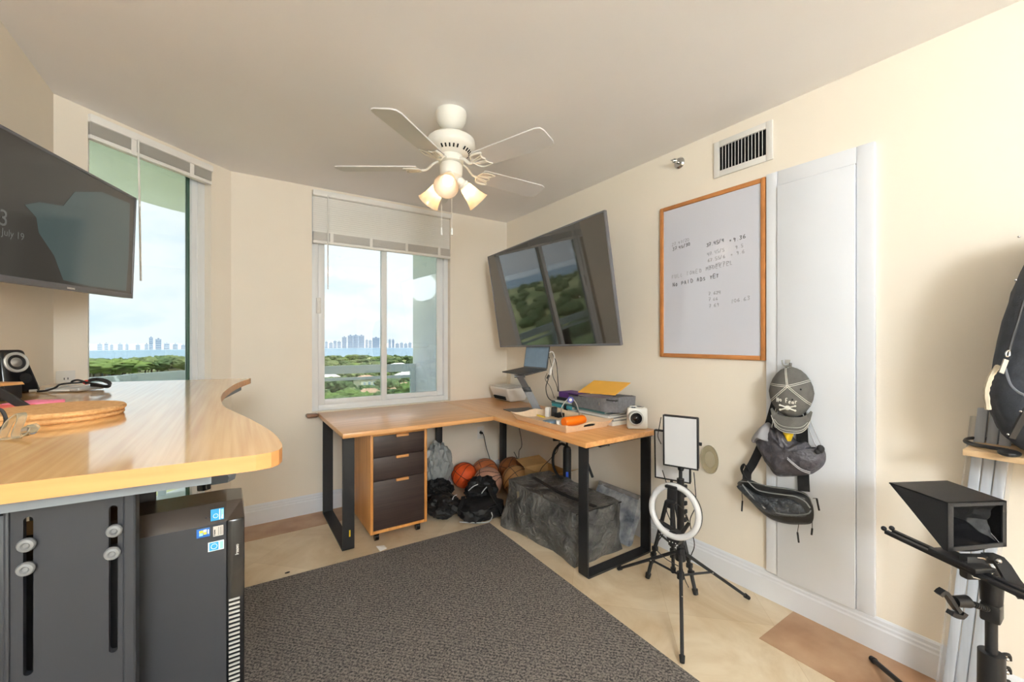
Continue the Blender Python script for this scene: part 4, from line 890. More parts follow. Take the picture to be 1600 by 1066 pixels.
bm = nb(); zz = ztopb+.082; tube(bm, [(gx0+.012,gy1-.03,zz),(gx0+.008,(gy0+gy1)/2,zz-.004),(gx0+.012,gy0+.04,zz),(gx0+.04,gy0+.01,zz),((gx0+gx1)/2,gy0+.006,zz+.002),(gx1-.03,gy0+.012,zz+.004)], .0035, 6); part('zip', bm, 'steel', t)
bm = nb(); strap(bm, [V((gx0+.003,1.93,zz-.006)),V((gx0-.004,1.925,zz-.02)),V((gx0-.006,1.925,zz-.04))], .008, .003, V((0,1,0))); part('zip_pull', bm, 'chrome', t)
bm = nb(); box(bm, (gx0+.03,gy0+.03,zz-.014),(gx1-.04,gy1-.12,zz-.004),.004); part('lining', bm, 'lilac', t)
bm = nb(); strap(bm, [V((2.17,1.84,ztopb+.03)),V((2.19,1.78,ztopb+.03)),V((2.19,1.74,ztopb+.0))], .02, .004, V((1,0,0))); tube(bm, [(2.19,2.1,zz),(2.195,2.06,zz+.03),(2.19,2.0,zz)], .006, 6); part('handle', bm, 'greycloth', t)
# envelope
bm = nb(); zz = ztopb+.076
E4 = [dep(903,612.5,2.72),dep(961,617,2.50),dep(985,598,2.66),dep(924,600,2.86)]
nrm_e = (E4[1]-E4[0]).cross(E4[2]-E4[0]).normalized(); nrm_e = nrm_e if nrm_e.z > 0 else -nrm_e
E4[3] = E4[0]+(E4[2]-E4[1])+V((0,0,.004))
prism(bm, [q-nrm_e*.004 for q in E4], nrm_e*.004); one('envelope', bm, 'envelope', 'manila yellow envelope lying on the grey cloth bag', 'envelope', smooth=False)
# instant camera
t = thing('instant_camera', 'white instant camera with round dark lens at the right end of the desk', 'camera', (2.09,1.73,DZ))
lc = dep(994,654,2.50); lc.z = max(lc.z, DZ+.044); nd = V((-SN-.12,-CS+.05,0)).normalized(); sd_ = V((-nd.y,nd.x,0)); sd_ = sd_ if sd_.dot(V((CS,-SN,0))) > 0 else -sd_
fmm = frame_m(lc-nd*.035, sd_, (0,0,1), nd); zl = DZ+.001-lc.z
bm = nb(); box(bm, (-.045,zl,-.045),(.075,.058,0),.014,fmm, seg=3); part('body', bm, 'cream2', t)
bm = nb(); cyl(bm, fmm @ V((0,0,-.002)), fmm @ V((0,0,.030)), .043, .042, 32); lathe(bm, [(.042,.03),(.044,.034),(.040,.040),(.034,.040)], fmm @ V((0,0,0)), nd, 32, cap=False); br = part('lens_barrel', bm, 'silver', t)
bm = nb(); cyl(bm, fmm @ V((0,0,.030)), fmm @ V((0,0,.037)), .0345, .0345, 32); ball(bm, fmm @ V((0,0,.026)), .02, 3); part('lens', bm, 'blackg', br)
bm = nb(); box(bm, (-.03,.05,-.035),(.012,.068,-.008),.004,fmm); part('viewfinder', bm, 'silver', t)
bm = nb(); box(bm, (-.022,.053,-.0085),(.004,.064,-.007),.001,fmm); part('flash_window', bm, 'black', t)
bm = nb(); cyl(bm, fmm @ V((.05,.055,-.02)), fmm @ V((.05,.063,-.02)), .008); part('shutter_button', bm, 'silver', t)

# ================================================================ LIGHT STANDS
def panel_light(label, c, w, h, nd, th=.022):
    nd = V(nd).normalized(); sx = V((-nd.y, nd.x, 0)).normalized(); uy = nd.cross(sx); fm = frame_m(c, sx, uy, nd)
    t = thing('led_panel', label, 'light panel', V(c)-uy*h/2); b = .0075
    bm = nb(); box(bm, (-w/2,-h/2,-th),(w/2,h/2,-.003),.006,fm, seg=3)
    for a in (((-w/2,-h/2,-.004),(-w/2+b,h/2,.003)),((w/2-b,-h/2,-.004),(w/2,h/2,.003)),((-w/2+b,-h/2,-.004),(w/2-b,-h/2+b,.003)),((-w/2+b,h/2-b,-.004),(w/2-b,h/2,.003))): box(bm, *a, .002, fm)
    part('housing', bm, 'black', t)
    bm = nb(); box(bm, (-w/2+b-.001,-h/2+b-.001,-.004),(w/2-b+.001,h/2-b+.001,.0005),0,fm); part('diffuser', bm, 'led', t, smooth=False)
    bm = nb(); cyl(bm, fm @ V((w/2,.0,-th/2)), fm @ V((w/2+.012,0,-th/2)), .008); part('knob', bm, 'black', t)
    return t, fm
TA = V((1.807,1.233,0)); TB = V((1.948,1.383,0))
def tripod(label, c, feet, zc, zt, rleg=.0085, rcol=.011, spread=.12, zb=.12, clips=False, stowed=None):
    t = thing('tripod', label, 'tripod', c)
    bm = nb(); cyl(bm, (c.x,c.y,zb),(c.x,c.y,zt), rcol*.75); cyl(bm, (c.x,c.y,zc-.03),(c.x,c.y,(zc+zt)/2), rcol); part('centre_column', bm, 'steel', t)
    bm = nb(); cyl(bm, (c.x,c.y,zc-.03),(c.x,c.y,zc+.03), .024, .018); part('hub', bm, 'black', t)
    bm = nb(); cyl(bm, (c.x,c.y,zb),(c.x,c.y,zb+.03), .017); part('brace_collar', bm, 'black', t)
    for f in feet:
        f = V(f); d = (f-c).normalized(); top = V((c.x,c.y,zc))+V((d.x,d.y,0))*.024; ft = V((f.x,f.y,.012))
        bm = nb(); cyl(bm, top, ft, rleg, rleg*.85, 12); lg = part('leg', bm, 'steel', t)
        bm = nb(); e = (ft-top).normalized(); cyl(bm, ft-e*.02, ft+e*.006, rleg*1.35, rleg*1.1, 12); part('rubber_foot', bm, 'rubber', lg)
        if clips:
            bm = nb()
            for k in (.62,.70,.78): q = top.lerp(ft, k); box(bm, (-.013,-.013,-.012),(.013,.013,.012),.004,Matrix.Translation(q))
            part('clamp', bm, 'black', lg)
        bm = nb(); m = top.lerp(ft, .42); cyl(bm, V((c.x,c.y,zb+.015))+V((d.x,d.y,0))*.015, m, .0055, seg=8); part('brace', bm, 'steel', t)
        bm = nb(); ball(bm, m+V((-SN,-CS,0))*.009, .004, 2); part('rivet', bm, 'chrome', t)
    return t
ta = tripod('wide black tripod under the front light panel, legs spread over the tiles', TA, [(1.488,1.008,0),(2.130,1.076,0),(1.798,1.615,0)], .255, .66, spread=.1, zb=.135)
tb = tripod('narrow black tripod behind the ring light, closest to the desk leg', TB, [onz(1012,905,0), onz(1087,931,0), onz(1052,896,0)], .43, .60, .011, .010, zb=.20, clips=True)
bm = nb(); cyl(bm, (TA.x,TA.y,.30),(TA.x,TA.y,.62),.017); part('outer_tube', bm, 'black', ta)
bm = nb()
for k in range(5): box(bm, (-.010,-.006,-.010),(.012,.006,.010),.003,Matrix.Translation(V((TA.x,TA.y,.42+.04*k))+V((CS,-SN,0))*.022)); 
part('lever_clamp', bm, 'black', ta)
pf = onx(1063,690,0) if False else dep(1063,691,2.0)
t, fpf = panel_light('front rectangular frosted light panel on the wide tripod', pf, .162, .250, (-.93,-.36,-.03))
t2, fpr = panel_light('rear rectangular light panel half hidden behind the front one', dep(1050,713,2.19), .182, .262, (-.93,-.37,-.05))
bm = nb(); q = fpf @ V((0,-.1225,-.012)); cyl(bm, q, V((TA.x,TA.y,.66)), .009); ball(bm, (q+V((TA.x,TA.y,.66)))/2, .015, 2); part('ball_head', bm, 'black', ta)
bm = nb(); q = fpr @ V((0,-.131,-.012)); cyl(bm, q, V((TB.x,TB.y,.60)), .009); ball(bm, (q+V((TB.x,TB.y,.60)))/2, .017, 2); part('ball_head', bm, 'black', tb)
# ring light
rc = dep(1053.5,799,1.90); R1, R0 = .128, .108
t = thing('ring_light', 'white ring light with black phone holder in front of the two tripods', 'ring light', rc-V((0,0,.13)))
rn = V((-SN*1.0-.75,-CS+.60,.14)).normalized(); rx = V((-rn.y,rn.x,0)).normalized(); ry = rn.cross(rx); fr_m = frame_m(rc, rx, ry, rn)
bm = nb(); P = [fr_m @ V((math.cos(a)*.109, math.sin(a)*.111, 0)) for a in [2*math.pi*k/64 for k in range(64)]]; tube(bm, P, .0135, 12, True, 0, flat=1.0); part('diffuser', bm, 'ring', t)
bm = nb(); P = [fr_m @ V((math.cos(a)*.1105, math.sin(a)*.1125, -.008)) for a in [2*math.pi*k/64 for k in range(64)]]; tube(bm, P, .0125, 12, True, 0); part('rear_shell', bm, 'black', t)
bm = nb(); bq = fr_m @ V((-.005,-.128,-.012)); cyl(bm, fr_m @ V((0,-.118,-.03)), fr_m @ V((0,-.118,.002)), .035, .030, 24); part('control_box', bm, 'black', t)
bm = nb()
for k in (-1,0,1): ball(bm, fr_m @ V((k*.014,-.138,.0)), .0035, 2)
part('button', bm, 'white', t)
bm = nb(); cyl(bm, fr_m @ V((0,-.13,-.02)), V((TA.x-.0,TA.y,.36)), .007); part('mount_arm', bm, 'black', t)
bm = nb(); pm = V((CS,-SN,0)); pc = dep(1050,771,1.91); fph = frame_m(pc, rx, ry, rn)
box(bm, (-.024,-.034,-.01),(.022,.028,.004),.006,fph); box(bm, (-.027,.022,-.012),(.026,.036,.022),.004,fph); box(bm, (-.022,-.042,-.012),(.022,-.03,.018),.004,fph); part('phone_holder', bm, 'black', t)
bm = nb(); tube(bm, [fph @ V((0,-.04,-.01)), fph @ V((.004,-.09,-.02)), fr_m @ V((.0,-.11,-.02))], .005, 8); part('gooseneck', bm, 'cable', t)
bm = nb(); a = dep(1046,823,1.93); box(bm, (-.055,-.012,-.012),(.03,.004,.012),.005,frame_m(a, (rx*.95-V((0,0,.25))), ry, None)); cyl(bm, dep(1063,836,1.92), dep(1077,817,1.92), .010, .008); part('pan_handle', bm, 'black', t)
def C_(pts, label, r=.0022, d=None):
    bm = nb(); tube(bm, pts, r, 6); one('light_cable', bm, 'cable', label, 'cable')
C_([dep(1084,738,2.0),dep(1086,760,1.98),dep(1087,790,1.97),dep(1078,815,1.96),dep(1085,850,1.97),dep(1080,868,1.98)], 'thin black cable hanging to the right of the front light panel')
C_([dep(1033,652,2.03),dep(1030,668,2.03),dep(1028,682,2.04),dep(1033,694,2.04)], 'thin black cable looped at the upper left of the front light panel')
C_([dep(1035,735,2.03),dep(1042,758,1.98),dep(1046,780,1.98),dep(1041,795,1.98),dep(1048,815,1.98)], 'thin black cable hanging behind the ring light')
C_([dep(1036,835,2.0),dep(1026,850,2.0),dep(1025,858,2.0),dep(1040,873,2.0),dep(1060,885,1.98)], 'thin black cable looping out left below the ring light')
C_([dep(1058,788,1.96),dep(1070,800,1.96),dep(1076,815,1.96),dep(1068,800,1.95)], 'short thin cable curled inside the ring light')
C_([dep(1058,860,1.98),dep(1064,880,1.94),dep(1070,905,1.94),dep(1076,918,1.97)], 'thin black cable hanging between the tripod legs')

# ================================================================ HANGING ON THE ACCESS DOOR
WX = XR-.030
hk = onx(1231,572,WX)
t = thing('wall_hook', 'small hook on the access door that holds the cap and bags', 'hook', hk)
bm = nb(); box(bm, (WX-.004,hk.y-.012,hk.z-.03),(WX-.0002,hk.y+.012,hk.z+.03),.002); part('plate', bm, 'silver', t)
bm = nb(); tube(bm, [(WX-.003,hk.y,hk.z+.01),(WX-.03,hk.y,hk.z+.005),(WX-.05,hk.y,hk.z+.01),(WX-.058,hk.y,hk.z+.028)], .004, 8); part('hook', bm, 'silver', t)
# cap, crown towards the room, visor down
capc = onx(1236,622,WX-.03)
t = thing('baseball_cap', 'washed grey baseball cap with white stitching hanging on the access door', 'cap', capc-V((0,0,.1)))
capR = Matrix.Rotation(math.radians(20), 3, 'Z')
def cp(u, v, bulge=1.0, off=0):    # u right(-y) v up in unit disc -> dome surface facing -x
    r2 = min(1, u*u+v*v); h = math.sqrt(max(0,1-r2))*.085*bulge
    wx = .089*(1+.06*v if v < 0 else 1-.10*v); q = capR @ V((-h-off, -u*wx, v*.118)); return capc+V((0,0,.028))+q
bm = nb(); n = 24; rows = []
for i in range(13):
    ph = i/12*math.pi/2; r_ = math.sin(ph)
    rows.append([bm.verts.new(cp(r_*math.cos(a)*1.0, r_*math.sin(a))+V((0,0,.002*noise.noise(V((a*2,ph*3,0)))))) for a in [2*math.pi*k/n for k in range(n)]] if i else [bm.verts.new(cp(0,0))])
for A, Bq in zip(rows, rows[1:]):
    for k in range(n):
        if len(A) == 1: bm.faces.new((A[0],Bq[k],Bq[(k+1)%n]))
        else: bm.faces.new((A[k],A[(k+1)%n],Bq[(k+1)%n],Bq[k]))
part('crown', bm, 'cap', t)
bm = nb(); top = cp(0,1,1); cyl(bm, top+V((-.01,0,-.01)), top+V((-.005,0,.018)), .006); tube(bm, [top+V((0,.03,-.015)), top+V((-.012,0,-.002)), top+V((0,-.04,-.018))], .005, 6); part('back_strap', bm, 'cap', t)
bm = nb(); rows = []   # visor: curved sheet going down
for i in range(13):
    s = (i/12-.5)*2; y = s*.075
    arch = -.042*(1-s*s)
    a = capc+capR @ V((-.012+arch*.9-.0, -y, -.052-.030*(1-s*s*s*s))); L = .070*math.sqrt(max(0,1-abs(s)**3.2))+.004
    b = a+(capR @ V((-.012, -s*.006, -L)))
    rows.append([bm.verts.new(a), bm.verts.new(a.lerp(b,.5)+V((-.003,0,0))), bm.verts.new(b), bm.verts.new(b+V((.003,0,0))), bm.verts.new(a+V((.003,0,0)))])
for A, Bq in zip(rows, rows[1:]):
    for k in range(5): bm.faces.new((A[k],A[(k+1)%5],Bq[(k+1)%5],Bq[k]))
part('visor', bm, 'cap', t)
bm = nb()
cen = (-.12,.28)
for end in ((-.97,.30),(.90,.52),(-.88,-.35),(.88,-.42),(-.25,.95)):
    for s in (-.03,.03):
        dx, dy = end[0]-cen[0], end[1]-cen[1]; L = math.hypot(dx,dy); nx, ny = -dy/L*s, dx/L*s
        sc_ = min(1, .985/max(1e-6, math.hypot(end[0]+nx, end[1]+ny)))
        tube(bm, [cp((cen[0]+dx*k/6)*(1 if k<6 else sc_)+nx, (cen[1]+dy*k/6)*(1 if k<6 else sc_)+ny, 1, .0012) for k in range(7)], .0013, 5, smooth=2)
for q in (.62,.82,.95):
    P = []
    for i in range(13):
        s = (i/12-.5)*2*(.55+.43*q); y = s*.075; a = capc+capR @ V((-.012-.042*(1-s*s)*.9, -y, -.052-.030*(1-s**4))); L = .070*math.sqrt(max(0,1-abs(s)**3.2))+.004
        P.append(a+(capR @ V((-.012*q-.0045, -s*.006*q, -L*q))))
    tube(bm, P, .0011, 5, smooth=2)
part('stitching', bm, 'stitch', t)
bm = nb(); ctr = cp(-.12,-.45,1,.006); rt = capR @ V((.12,-1,0)); upv = capR @ V((-.42,0,1)); rt.normalize()
G.update({'o':[[(.1,.2),(0,.4),(.25,.6),(.45,.35),(.3,.05),(.1,.2)]],'e':[[(0,.35),(.4,.4),(.3,.6),(.05,.4),(.1,.05),(.4,.1)]],'a':[[(.4,.5),(.1,.5),(.05,.1),(.4,.2),(.4,.55),(.45,0)]],'r':[[(.05,.6),(.1,0)],[(.08,.4),(.3,.6),(.4,.5)]]})
for i_, ch in enumerate('No Fear'):
    for st in G[ch]: tube(bm, [cp(-.60+i_*.135+q[0]*.17, -.36+q[1]*.17+.03*math.sin(i_), 1, .0015) for q in st], .0021, 5, smooth=2)
fe = frame_m(cp(-.12,-.56,1,.002), rt, upv); lathe(bm, [(0,.002),(.010,.0015),(.012,0)], fe.translation, fe.col[2].xyz, 16, cap=False)
for s in (-1,1):
    tube(bm, [fe @ V((-.028,-s*.012,0)), fe @ V((.028,s*.012,0))], .0035, 6, smooth=0); 
    for e in (-1,1): ball(bm, fe @ V((e*.029,s*e*.012,0)), .005, 2)
part('emblem', bm, 'stitch', t, ang=60)
bm = nb(); ball(bm, cp(.45,.18,1,0), .004, 2); ball(bm, cp(.1,-.22,1,0), .004, 2); part('eyelet', bm, 'dark', t)
# drawstring pack: built in wall coordinates (px -> wall point), depth out from wall
def wp(px, py, off=.03): return onx(px, py, WX-off)
def wallblob(bm, pts, thick, off=.004, seed=0, n=9, amp=.012, prof=2.2):
    """pillow over an outline given in wall points"""
    P = [wp(x, y, 0) for x, y in pts]; P = catmull(P, 4, True); m = len(P); c = sum(P, V())/m; rings = []
    for i in range(n+1):
        s = i/n; rings.append([])
        for p in P:
            q = c.lerp(p, s); d = (1-s**prof)**.6 if s < 1 else 0
            w = noise.noise(V((q.y*22+seed, q.z*22, seed)))+.5*abs(noise.noise(V((q.y*45, q.z*40+seed, 3))))*2
            rings[-1].append(bm.verts.new((WX-off-thick*d-amp*w*d, q.y, q.z)))
            if i == 0: break
    back = [bm.verts.new((WX-off+.003, p.y, p.z)) for p in P]; rings.append(back); bc = bm.verts.new((WX-off+.003, c.y, c.z))
    for A, Bq in zip(rings, rings[1:]):
        for k in range(m):
            if len(A) == 1: bm.faces.new((A[0],Bq[k],Bq[(k+1)%m]))
            else: bm.faces.new((A[k],A[(k+1)%m],Bq[(k+1)%m],Bq[k]))
    for k in range(m): bm.faces.new((bc, back[(k+1)%m], back[k]))
t = thing('drawstring_bag', 'grey nylon drawstring bag hanging from the hook under the cap', 'bag', wp(1236,744,.04))
bm = nb(); wallblob(bm, [(1181,684),(1194,668),(1204,661),(1214,669),(1222,664),(1236,676),(1248,690),(1262,690),(1272,702),(1283,698),(1290,704),(1292,716),(1288,727),(1276,737),(1262,742),(1220,744),(1209,736),(1194,714)], .075, .012, 3, 10, .022)
part('body', bm, 'dsbag', t, ang=60)
bm = nb(); wallblob(bm, [(1181,684),(1190,671),(1203,659),(1213,668),(1217,690),(1205,685),(1192,686),(1184,691)], .06, .03, 8, 6, .010); part('side_panel', bm, 'dslight', t, ang=60)
bm = nb(); wallblob(bm, [(1230,668),(1246,672),(1246,680),(1241,690),(1236,682)], .02, .05, 2, 4, .004); part('inner_lining', bm, 'tape', t, ang=60)
bm = nb()
for o_ in (0, 2.5): tube(bm, [wp(1230,715+o_,.098), wp(1240,724+o_,.098), wp(1252,733+o_,.085), wp(1266,738+o_,.06)], .0018, 5)
part('reflective_trim', bm, 'piping', t)
bm = nb(); tube(bm, [wp(1231,574,.05), wp(1250,620,.02), wp(1268,662,.02), wp(1283,696,.03)], .0022, 6); tube(bm, [wp(1231,574,.05), wp(1246,625,.02), wp(1264,670,.02), wp(1276,700,.03)], .0022, 6)
tube(bm, [wp(1231,574,.05), wp(1212,640,.03), wp(1206,668,.05)], .0022, 6); tube(bm, [wp(1232,576,.05), wp(1214,645,.03), wp(1210,664,.05)], .002, 6)
part('cord', bm, 'piping', t)
bm = nb(); ball(bm, wp(1282,702,.05), .016, 2, (1,1,1.2)); ball(bm, wp(1277,706,.06), .012, 2); part('gathered_mouth', bm, 'clothblack', t)
# waist bag
t = thing('waist_bag', 'black waist bag hanging open on its strap below the grey drawstring bag', 'waist bag', wp(1220,818,.05))
OUT = [(1154,755),(1160,750),(1165,745),(1172,748),(1190,756),(1212,760),(1235,763),(1255,768),(1266,776),(1271,788),(1273,800),(1272,812),(1267,818),(1250,819),(1232,818),(1210,812),(1192,800),(1176,784),(1160,768)]
bm = nb(); wallblob(bm, OUT, .050, .012, 5, 8, .006); part('body', bm, 'waist', t, ang=60)
bm = nb(); wallblob(bm, [(1160,757),(1172,757),(1190,768),(1212,773),(1240,776),(1258,784),(1266,796),(1266,803),(1240,803),(1212,800),(1192,788),(1174,772)], .018, .057, 9, 7, .012); part('open_pocket', bm, 'lining', t, ang=60)
bm = nb(); tube(bm, [wp(x,y,.072) for x, y in ((1160,757),(1168,768),(1184,785),(1200,797),(1220,803),(1244,805),(1262,803),(1267,798))], .003, 6); tube(bm, [wp(x,y,.07) for x, y in ((1168,752),(1182,765),(1200,770),(1222,773),(1242,776),(1258,784),(1266,794))], .003, 6)
tube(bm, [wp(x,y,.066) for x, y in ((1156,752),(1180,755),(1205,761),(1240,766),(1262,775),(1270,790))], .002, 6); part('zip', bm, mat('grey_zip_tape', rgb(128,130,130), .5, noise_amt=.05), t)
bm = nb(); strap(bm, [wp(1228,580,.04), wp(1212,630,.022), wp(1200,670,.020), wp(1188,700,.02), wp(1176,725,.022), wp(1168,738,.035), wp(1167,750,.05)], .040, .003, (V((0,1,.35)), V((0,1,.2))))
strap(bm, [wp(1170,737,.040), wp(1164,727,.045), wp(1159,732,.045), wp(1161,740,.045), wp(1167,750,.045)], .022, .003, V((.6,1,0)))
strap(bm, [wp(1238,580,.035), wp(1250,640,.016), wp(1254,700,.008), wp(1255,745,.012), wp(1256,768,.03)], .048, .003, V((0,1,0))); part('strap', bm, 'clothblack', t)
for pts in (((1159,768),(1160,783),(1159,799)),((1248,819),(1246,832),(1248,848)),((1269,816),(1269,826),(1268,836)),((1270,779),(1276,779),(1280,798))):
    bm = nb(); P = [wp(x,y,.045) for x, y in pts]; tube(bm, P[:2], .0015, 5, smooth=0); tube(bm, P[1:], .0038, 6, smooth=0); part('zip_pull', bm, 'black', t)

# ================================================================ TELEPROMPTER SIDE (right edge)
TC = V((1.82,.235,0))
def cl(lat, d, z): return V((lat*CS+d*SN, -lat*SN+d*CS, z))
RA, RB_ = V(dep(1390,834,1.37)), V(dep(1640,954,.985)); RA.z = RB_.z = .665
rd = (RB_-RA).normalized(); RA = RA
t = thing('tripod', 'black tripod carrying the slider rail at the right edge of the room', 'tripod', V((1.80,.25,0)))
ctop = dep(1549,905,1.165); tc = V((ctop.x, ctop.y, 0))
bm = nb(); cyl(bm, (tc.x,tc.y,.30),(tc.x,tc.y,.645),.0125); part('centre_column', bm, 'steel', t)
bm = nb(); cyl(bm, (tc.x,tc.y,.56),(tc.x,tc.y,.648),.022,.026); box(bm, (-.024,-.02,-.025),(.03,.02,.025),.006,Matrix.Translation((tc.x,tc.y,.535))); part('head_clamp', bm, 'black', t)
bm = nb(); cyl(bm, (tc.x,tc.y,.09),(tc.x,tc.y,.42),.030,.027); part('leg_hub', bm, 'black', t)
for f in ((2.138,.595),(tc.x+.02,tc.y-.45),(1.44,tc.y+.16)):
    d = (V((f[0],f[1],0))-tc).normalized(); bm = nb(); top = V((tc.x,tc.y,.11))+d*.028; ft = V((f[0],f[1],.010)); cyl(bm, top, ft, .011, .009, 12); lg = part('leg', bm, 'steel', t)
    bm = nb(); e = (ft-top).normalized(); cyl(bm, ft-e*.02, ft, .012, .010); part('rubber_foot', bm, 'rubber', lg)
for k in range(5):
    q = V((tc.x,tc.y,.405-.037*k))+V((CS,-SN,0))*.036; bm = nb(); tube(bm, [q+V((-.012*CS,.012*SN,.008)), q+V((.012*CS,-.012*SN,.008)), q+V((.016*CS,-.016*SN,-.008))], .0045, 6); part('lever_clamp', bm, 'black', t)
    bm = nb(); ball(bm, q+V((-SN,-CS,0))*.006, .0055, 2); part('rivet', bm, 'chrome', t)
# slider
t = thing('camera_slider', 'long black twin-rod camera slider mounted on the tripod at right', 'camera slider', (RA+RB_)/2-V((0,0,.01)))
sdv = V((-rd.y, rd.x, 0)); fms = frame_m(RA, rd, sdv)
LR = (RB_-RA).length+.25
bm = nb(); box(bm, (0,-.020,-.008),(LR,-.006,.004),.002,fms); box(bm, (0,.006,-.008),(LR,.020,.004),.002,fms); box(bm, (0,-.006,-.008),(LR,.006,-.003),0,fms); part('rail', bm, 'steel', t)
for s in (-.014,.014): bm = nb(); ball(bm, fms @ V((-.006,s,.006)), .008, 2); part('end_cap', bm, 'black', t)
u0 = (V((tc.x,tc.y,.665))-RA).dot(rd)
bm = nb(); box(bm, (u0-.07,-.03,.004),(u0+.05,.03,.018),.004,fms); part('carriage', bm, 'black', t)
# teleprompter hood
t = thing('teleprompter', 'black hooded teleprompter on the slider, opening towards the room', 'teleprompter', cl(1.35,1.28,.70))
dl_ = .466; z_t = EYE-dl_
A_, B_, C2, D2 = cl(2.665*dl_,2.95*dl_,z_t), cl(3.119*dl_,2.991*dl_,z_t), cl(3.092*dl_,2.608*dl_,z_t), cl(2.692*dl_,2.577*dl_,z_t)
dirF = (D2-A_); bot = dep(1472,863,(D2.x*SN+D2.y*CS)); hD = D2.z-bot.z
D3_, C3_ = D2-V((0,0,hD)), C2-V((0,0,hD*.94)); E3 = D3_+(A_-D2)*.06; E4_ = C3_+(B_-C2)*.06
bm = nb()
def panel(P, nrm, th=.004): prism(bm, P, V(nrm).normalized()*th)
panel([A_,B_,C2,D2],(0,0,-1)); sidev = (C2-D2).normalized()
panel([A_,D2,D3_,E3], sidev); panel([B_,C2,C3_,E4_], -sidev)
fwd = (A_-D2).normalized(); rimw = .012
panel([D2,C2,C2-V((0,0,rimw)),D2-V((0,0,rimw))], fwd); panel([D3_,C3_,C3_+V((0,0,rimw)),D3_+V((0,0,rimw))], fwd)
panel([D2,D2+sidev*.018,D3_+sidev*.018,D3_], fwd); panel([C2,C2-sidev*rimw,C3_-sidev*rimw,C3_], fwd)
part('hood', bm, mat('black_vinyl', rgb(40,41,44), .5, noise_amt=.08, bump=.1, bump_scale=200), t, smooth=False)
bm = nb(); q0 = D3_+fwd*.01; q1 = C3_+fwd*.01; prism(bm, [A_+V((0,0,-.006))+sidev*.004, B_+V((0,0,-.006))-sidev*.004, q1-sidev*.004, q0+sidev*.004], V((.002,0,-.002))); part('beam_splitter', bm, 'blackg', t, smooth=False)
bm = nb(); P0, P1 = D2+fwd*.015-V((0,0,.02)), D3_+fwd*.012
prof = []
N1 = 12
g = [[None]*(N1+1) for _ in range(N1+1)]
for i in range(N1+1):
    for j in range(N1+1):
        s, r_ = i/N1, j/N1; top_ = D2.lerp(C2, .08+.88*s)+V((0,0,-.012)); bo = D3_.lerp(C3_, .08+.88*s)+V((0,0,-.012*math.sin(s*3.14)))
        q = top_.lerp(bo, r_)+fwd*(.012+.075*math.sin(r_*3.14)*(.4+.6*math.sin(s*3.14))*(1+.5*noise.noise(V((s*5,r_*4,2))))); g[i][j] = bm.verts.new(q)
for i in range(N1):
    for j in range(N1): bm.faces.new((g[i][j],g[i+1][j],g[i+1][j+1],g[i][j+1]))
part('fabric_shroud', bm, 'clothblack', t)
bm = nb(); fmc = frame_m(dep(1524,884,1.15), (CS,-SN,0), (0,0,1)); box(bm, (-.035,-.035,-.012),(.03,.03,.012),.006,fmc); part('mount_block', bm, 'black', t)
bm = nb(); P = [fmc @ V(q) for q in ((-.04,.02,.013),(-.022,-.025,.013),(.02,-.028,.013),(.032,-.015,.013),(.018,.022,.013),(-.01,.028,.013))]; tube(bm, P, .002, 5, smooth=2); part('chrome_edge', bm, 'chrome', t)
bm = nb(); ball(bm, fmc @ V((-.008,0,.012)), .005, 2); part('screw', bm, 'brass', t)
bm = nb(); strap(bm, [dep(1536,872,1.15), dep(1560,876,1.13), dep(1582,908,1.09), dep(1603,934,1.05)], .03, .012, V((CS,-SN,.4)), 3); part('support_arm', bm, 'black', t)
for x, y, d in ((1560,877,1.11),(1578,921,1.08)): bm = nb(); ball(bm, dep(x,y,d), .007, 2); part('bolt', bm, 'chrome', t)
# phone clamp on the tripod
t = thing('phone_clamp', 'black spring phone clamp on a ribbed arm sticking out left of the slider tripod', 'phone clamp', dep(1485,960,1.13))
bm = nb(); P = [dep(x,y,1.14) for x, y in ((1466,929),(1473,923),(1480,930),(1488,943),(1497,955))]; strap(bm, P, .018, .010, V((-SN,-CS,0)), 2); P = [dep(x,y,1.14) for x, y in ((1505,956),(1500,962),(1490,960),(1484,957))]; strap(bm, P, .018, .012, V((-SN,-CS,0)), 2); part('jaw', bm, 'black', t)
bm = nb(); cyl(bm, dep(1492,940,1.14), dep(1512,940,1.14), .014, .016); part('knuckle', bm, 'black', t)
bm = nb(); a, b = dep(1510,941,1.14), dep(1543,952,1.155); n = 10
for k in range(n): cyl(bm, a.lerp(b,k/n), a.lerp(b,(k+.6)/n), .0085-.002*abs(k/n-.5)); 
cyl(bm, a, b, .005); part('ribbed_arm', bm, 'black', t)
# shelf
t = thing('wall_shelf', 'pale wooden shelf board on the right wall below the hanging backpack', 'shelf', (2.11,0,.92))
bm = nb(); box(bm, (1.985,-.45,.915),(XR-.001,.318,.935),.002); part('board', bm, 'pale', t)
bm = nb(); box(bm, (XR-.02,-.10,.80),(XR-.001,-.08,.915),.002); box(bm, (2.02,-.10,.895),(XR-.02,-.08,.9145),.002); part('bracket', bm, 'steel', t)
bm = nb(); P = [dep(x,y,d) for x, y, d in ((1575,704,1.30),(1545,699,1.34),(1520,695,1.40),(1508,689,1.44),(1516,685,1.47),(1545,686,1.46),(1590,690,1.42))]
for q in P: q.z = max(q.z, .943)
tube(bm, P, .007, 8, flat=.7); bm2 = None
q = dep(1577,708,1.27); q.z = .948; ball(bm, q, .025, 3, (1.3,1,.45)); one('headband', bm, 'black', 'black looped headband lying on the end of the pale shelf', 'headband', (q.x,q.y,.936))
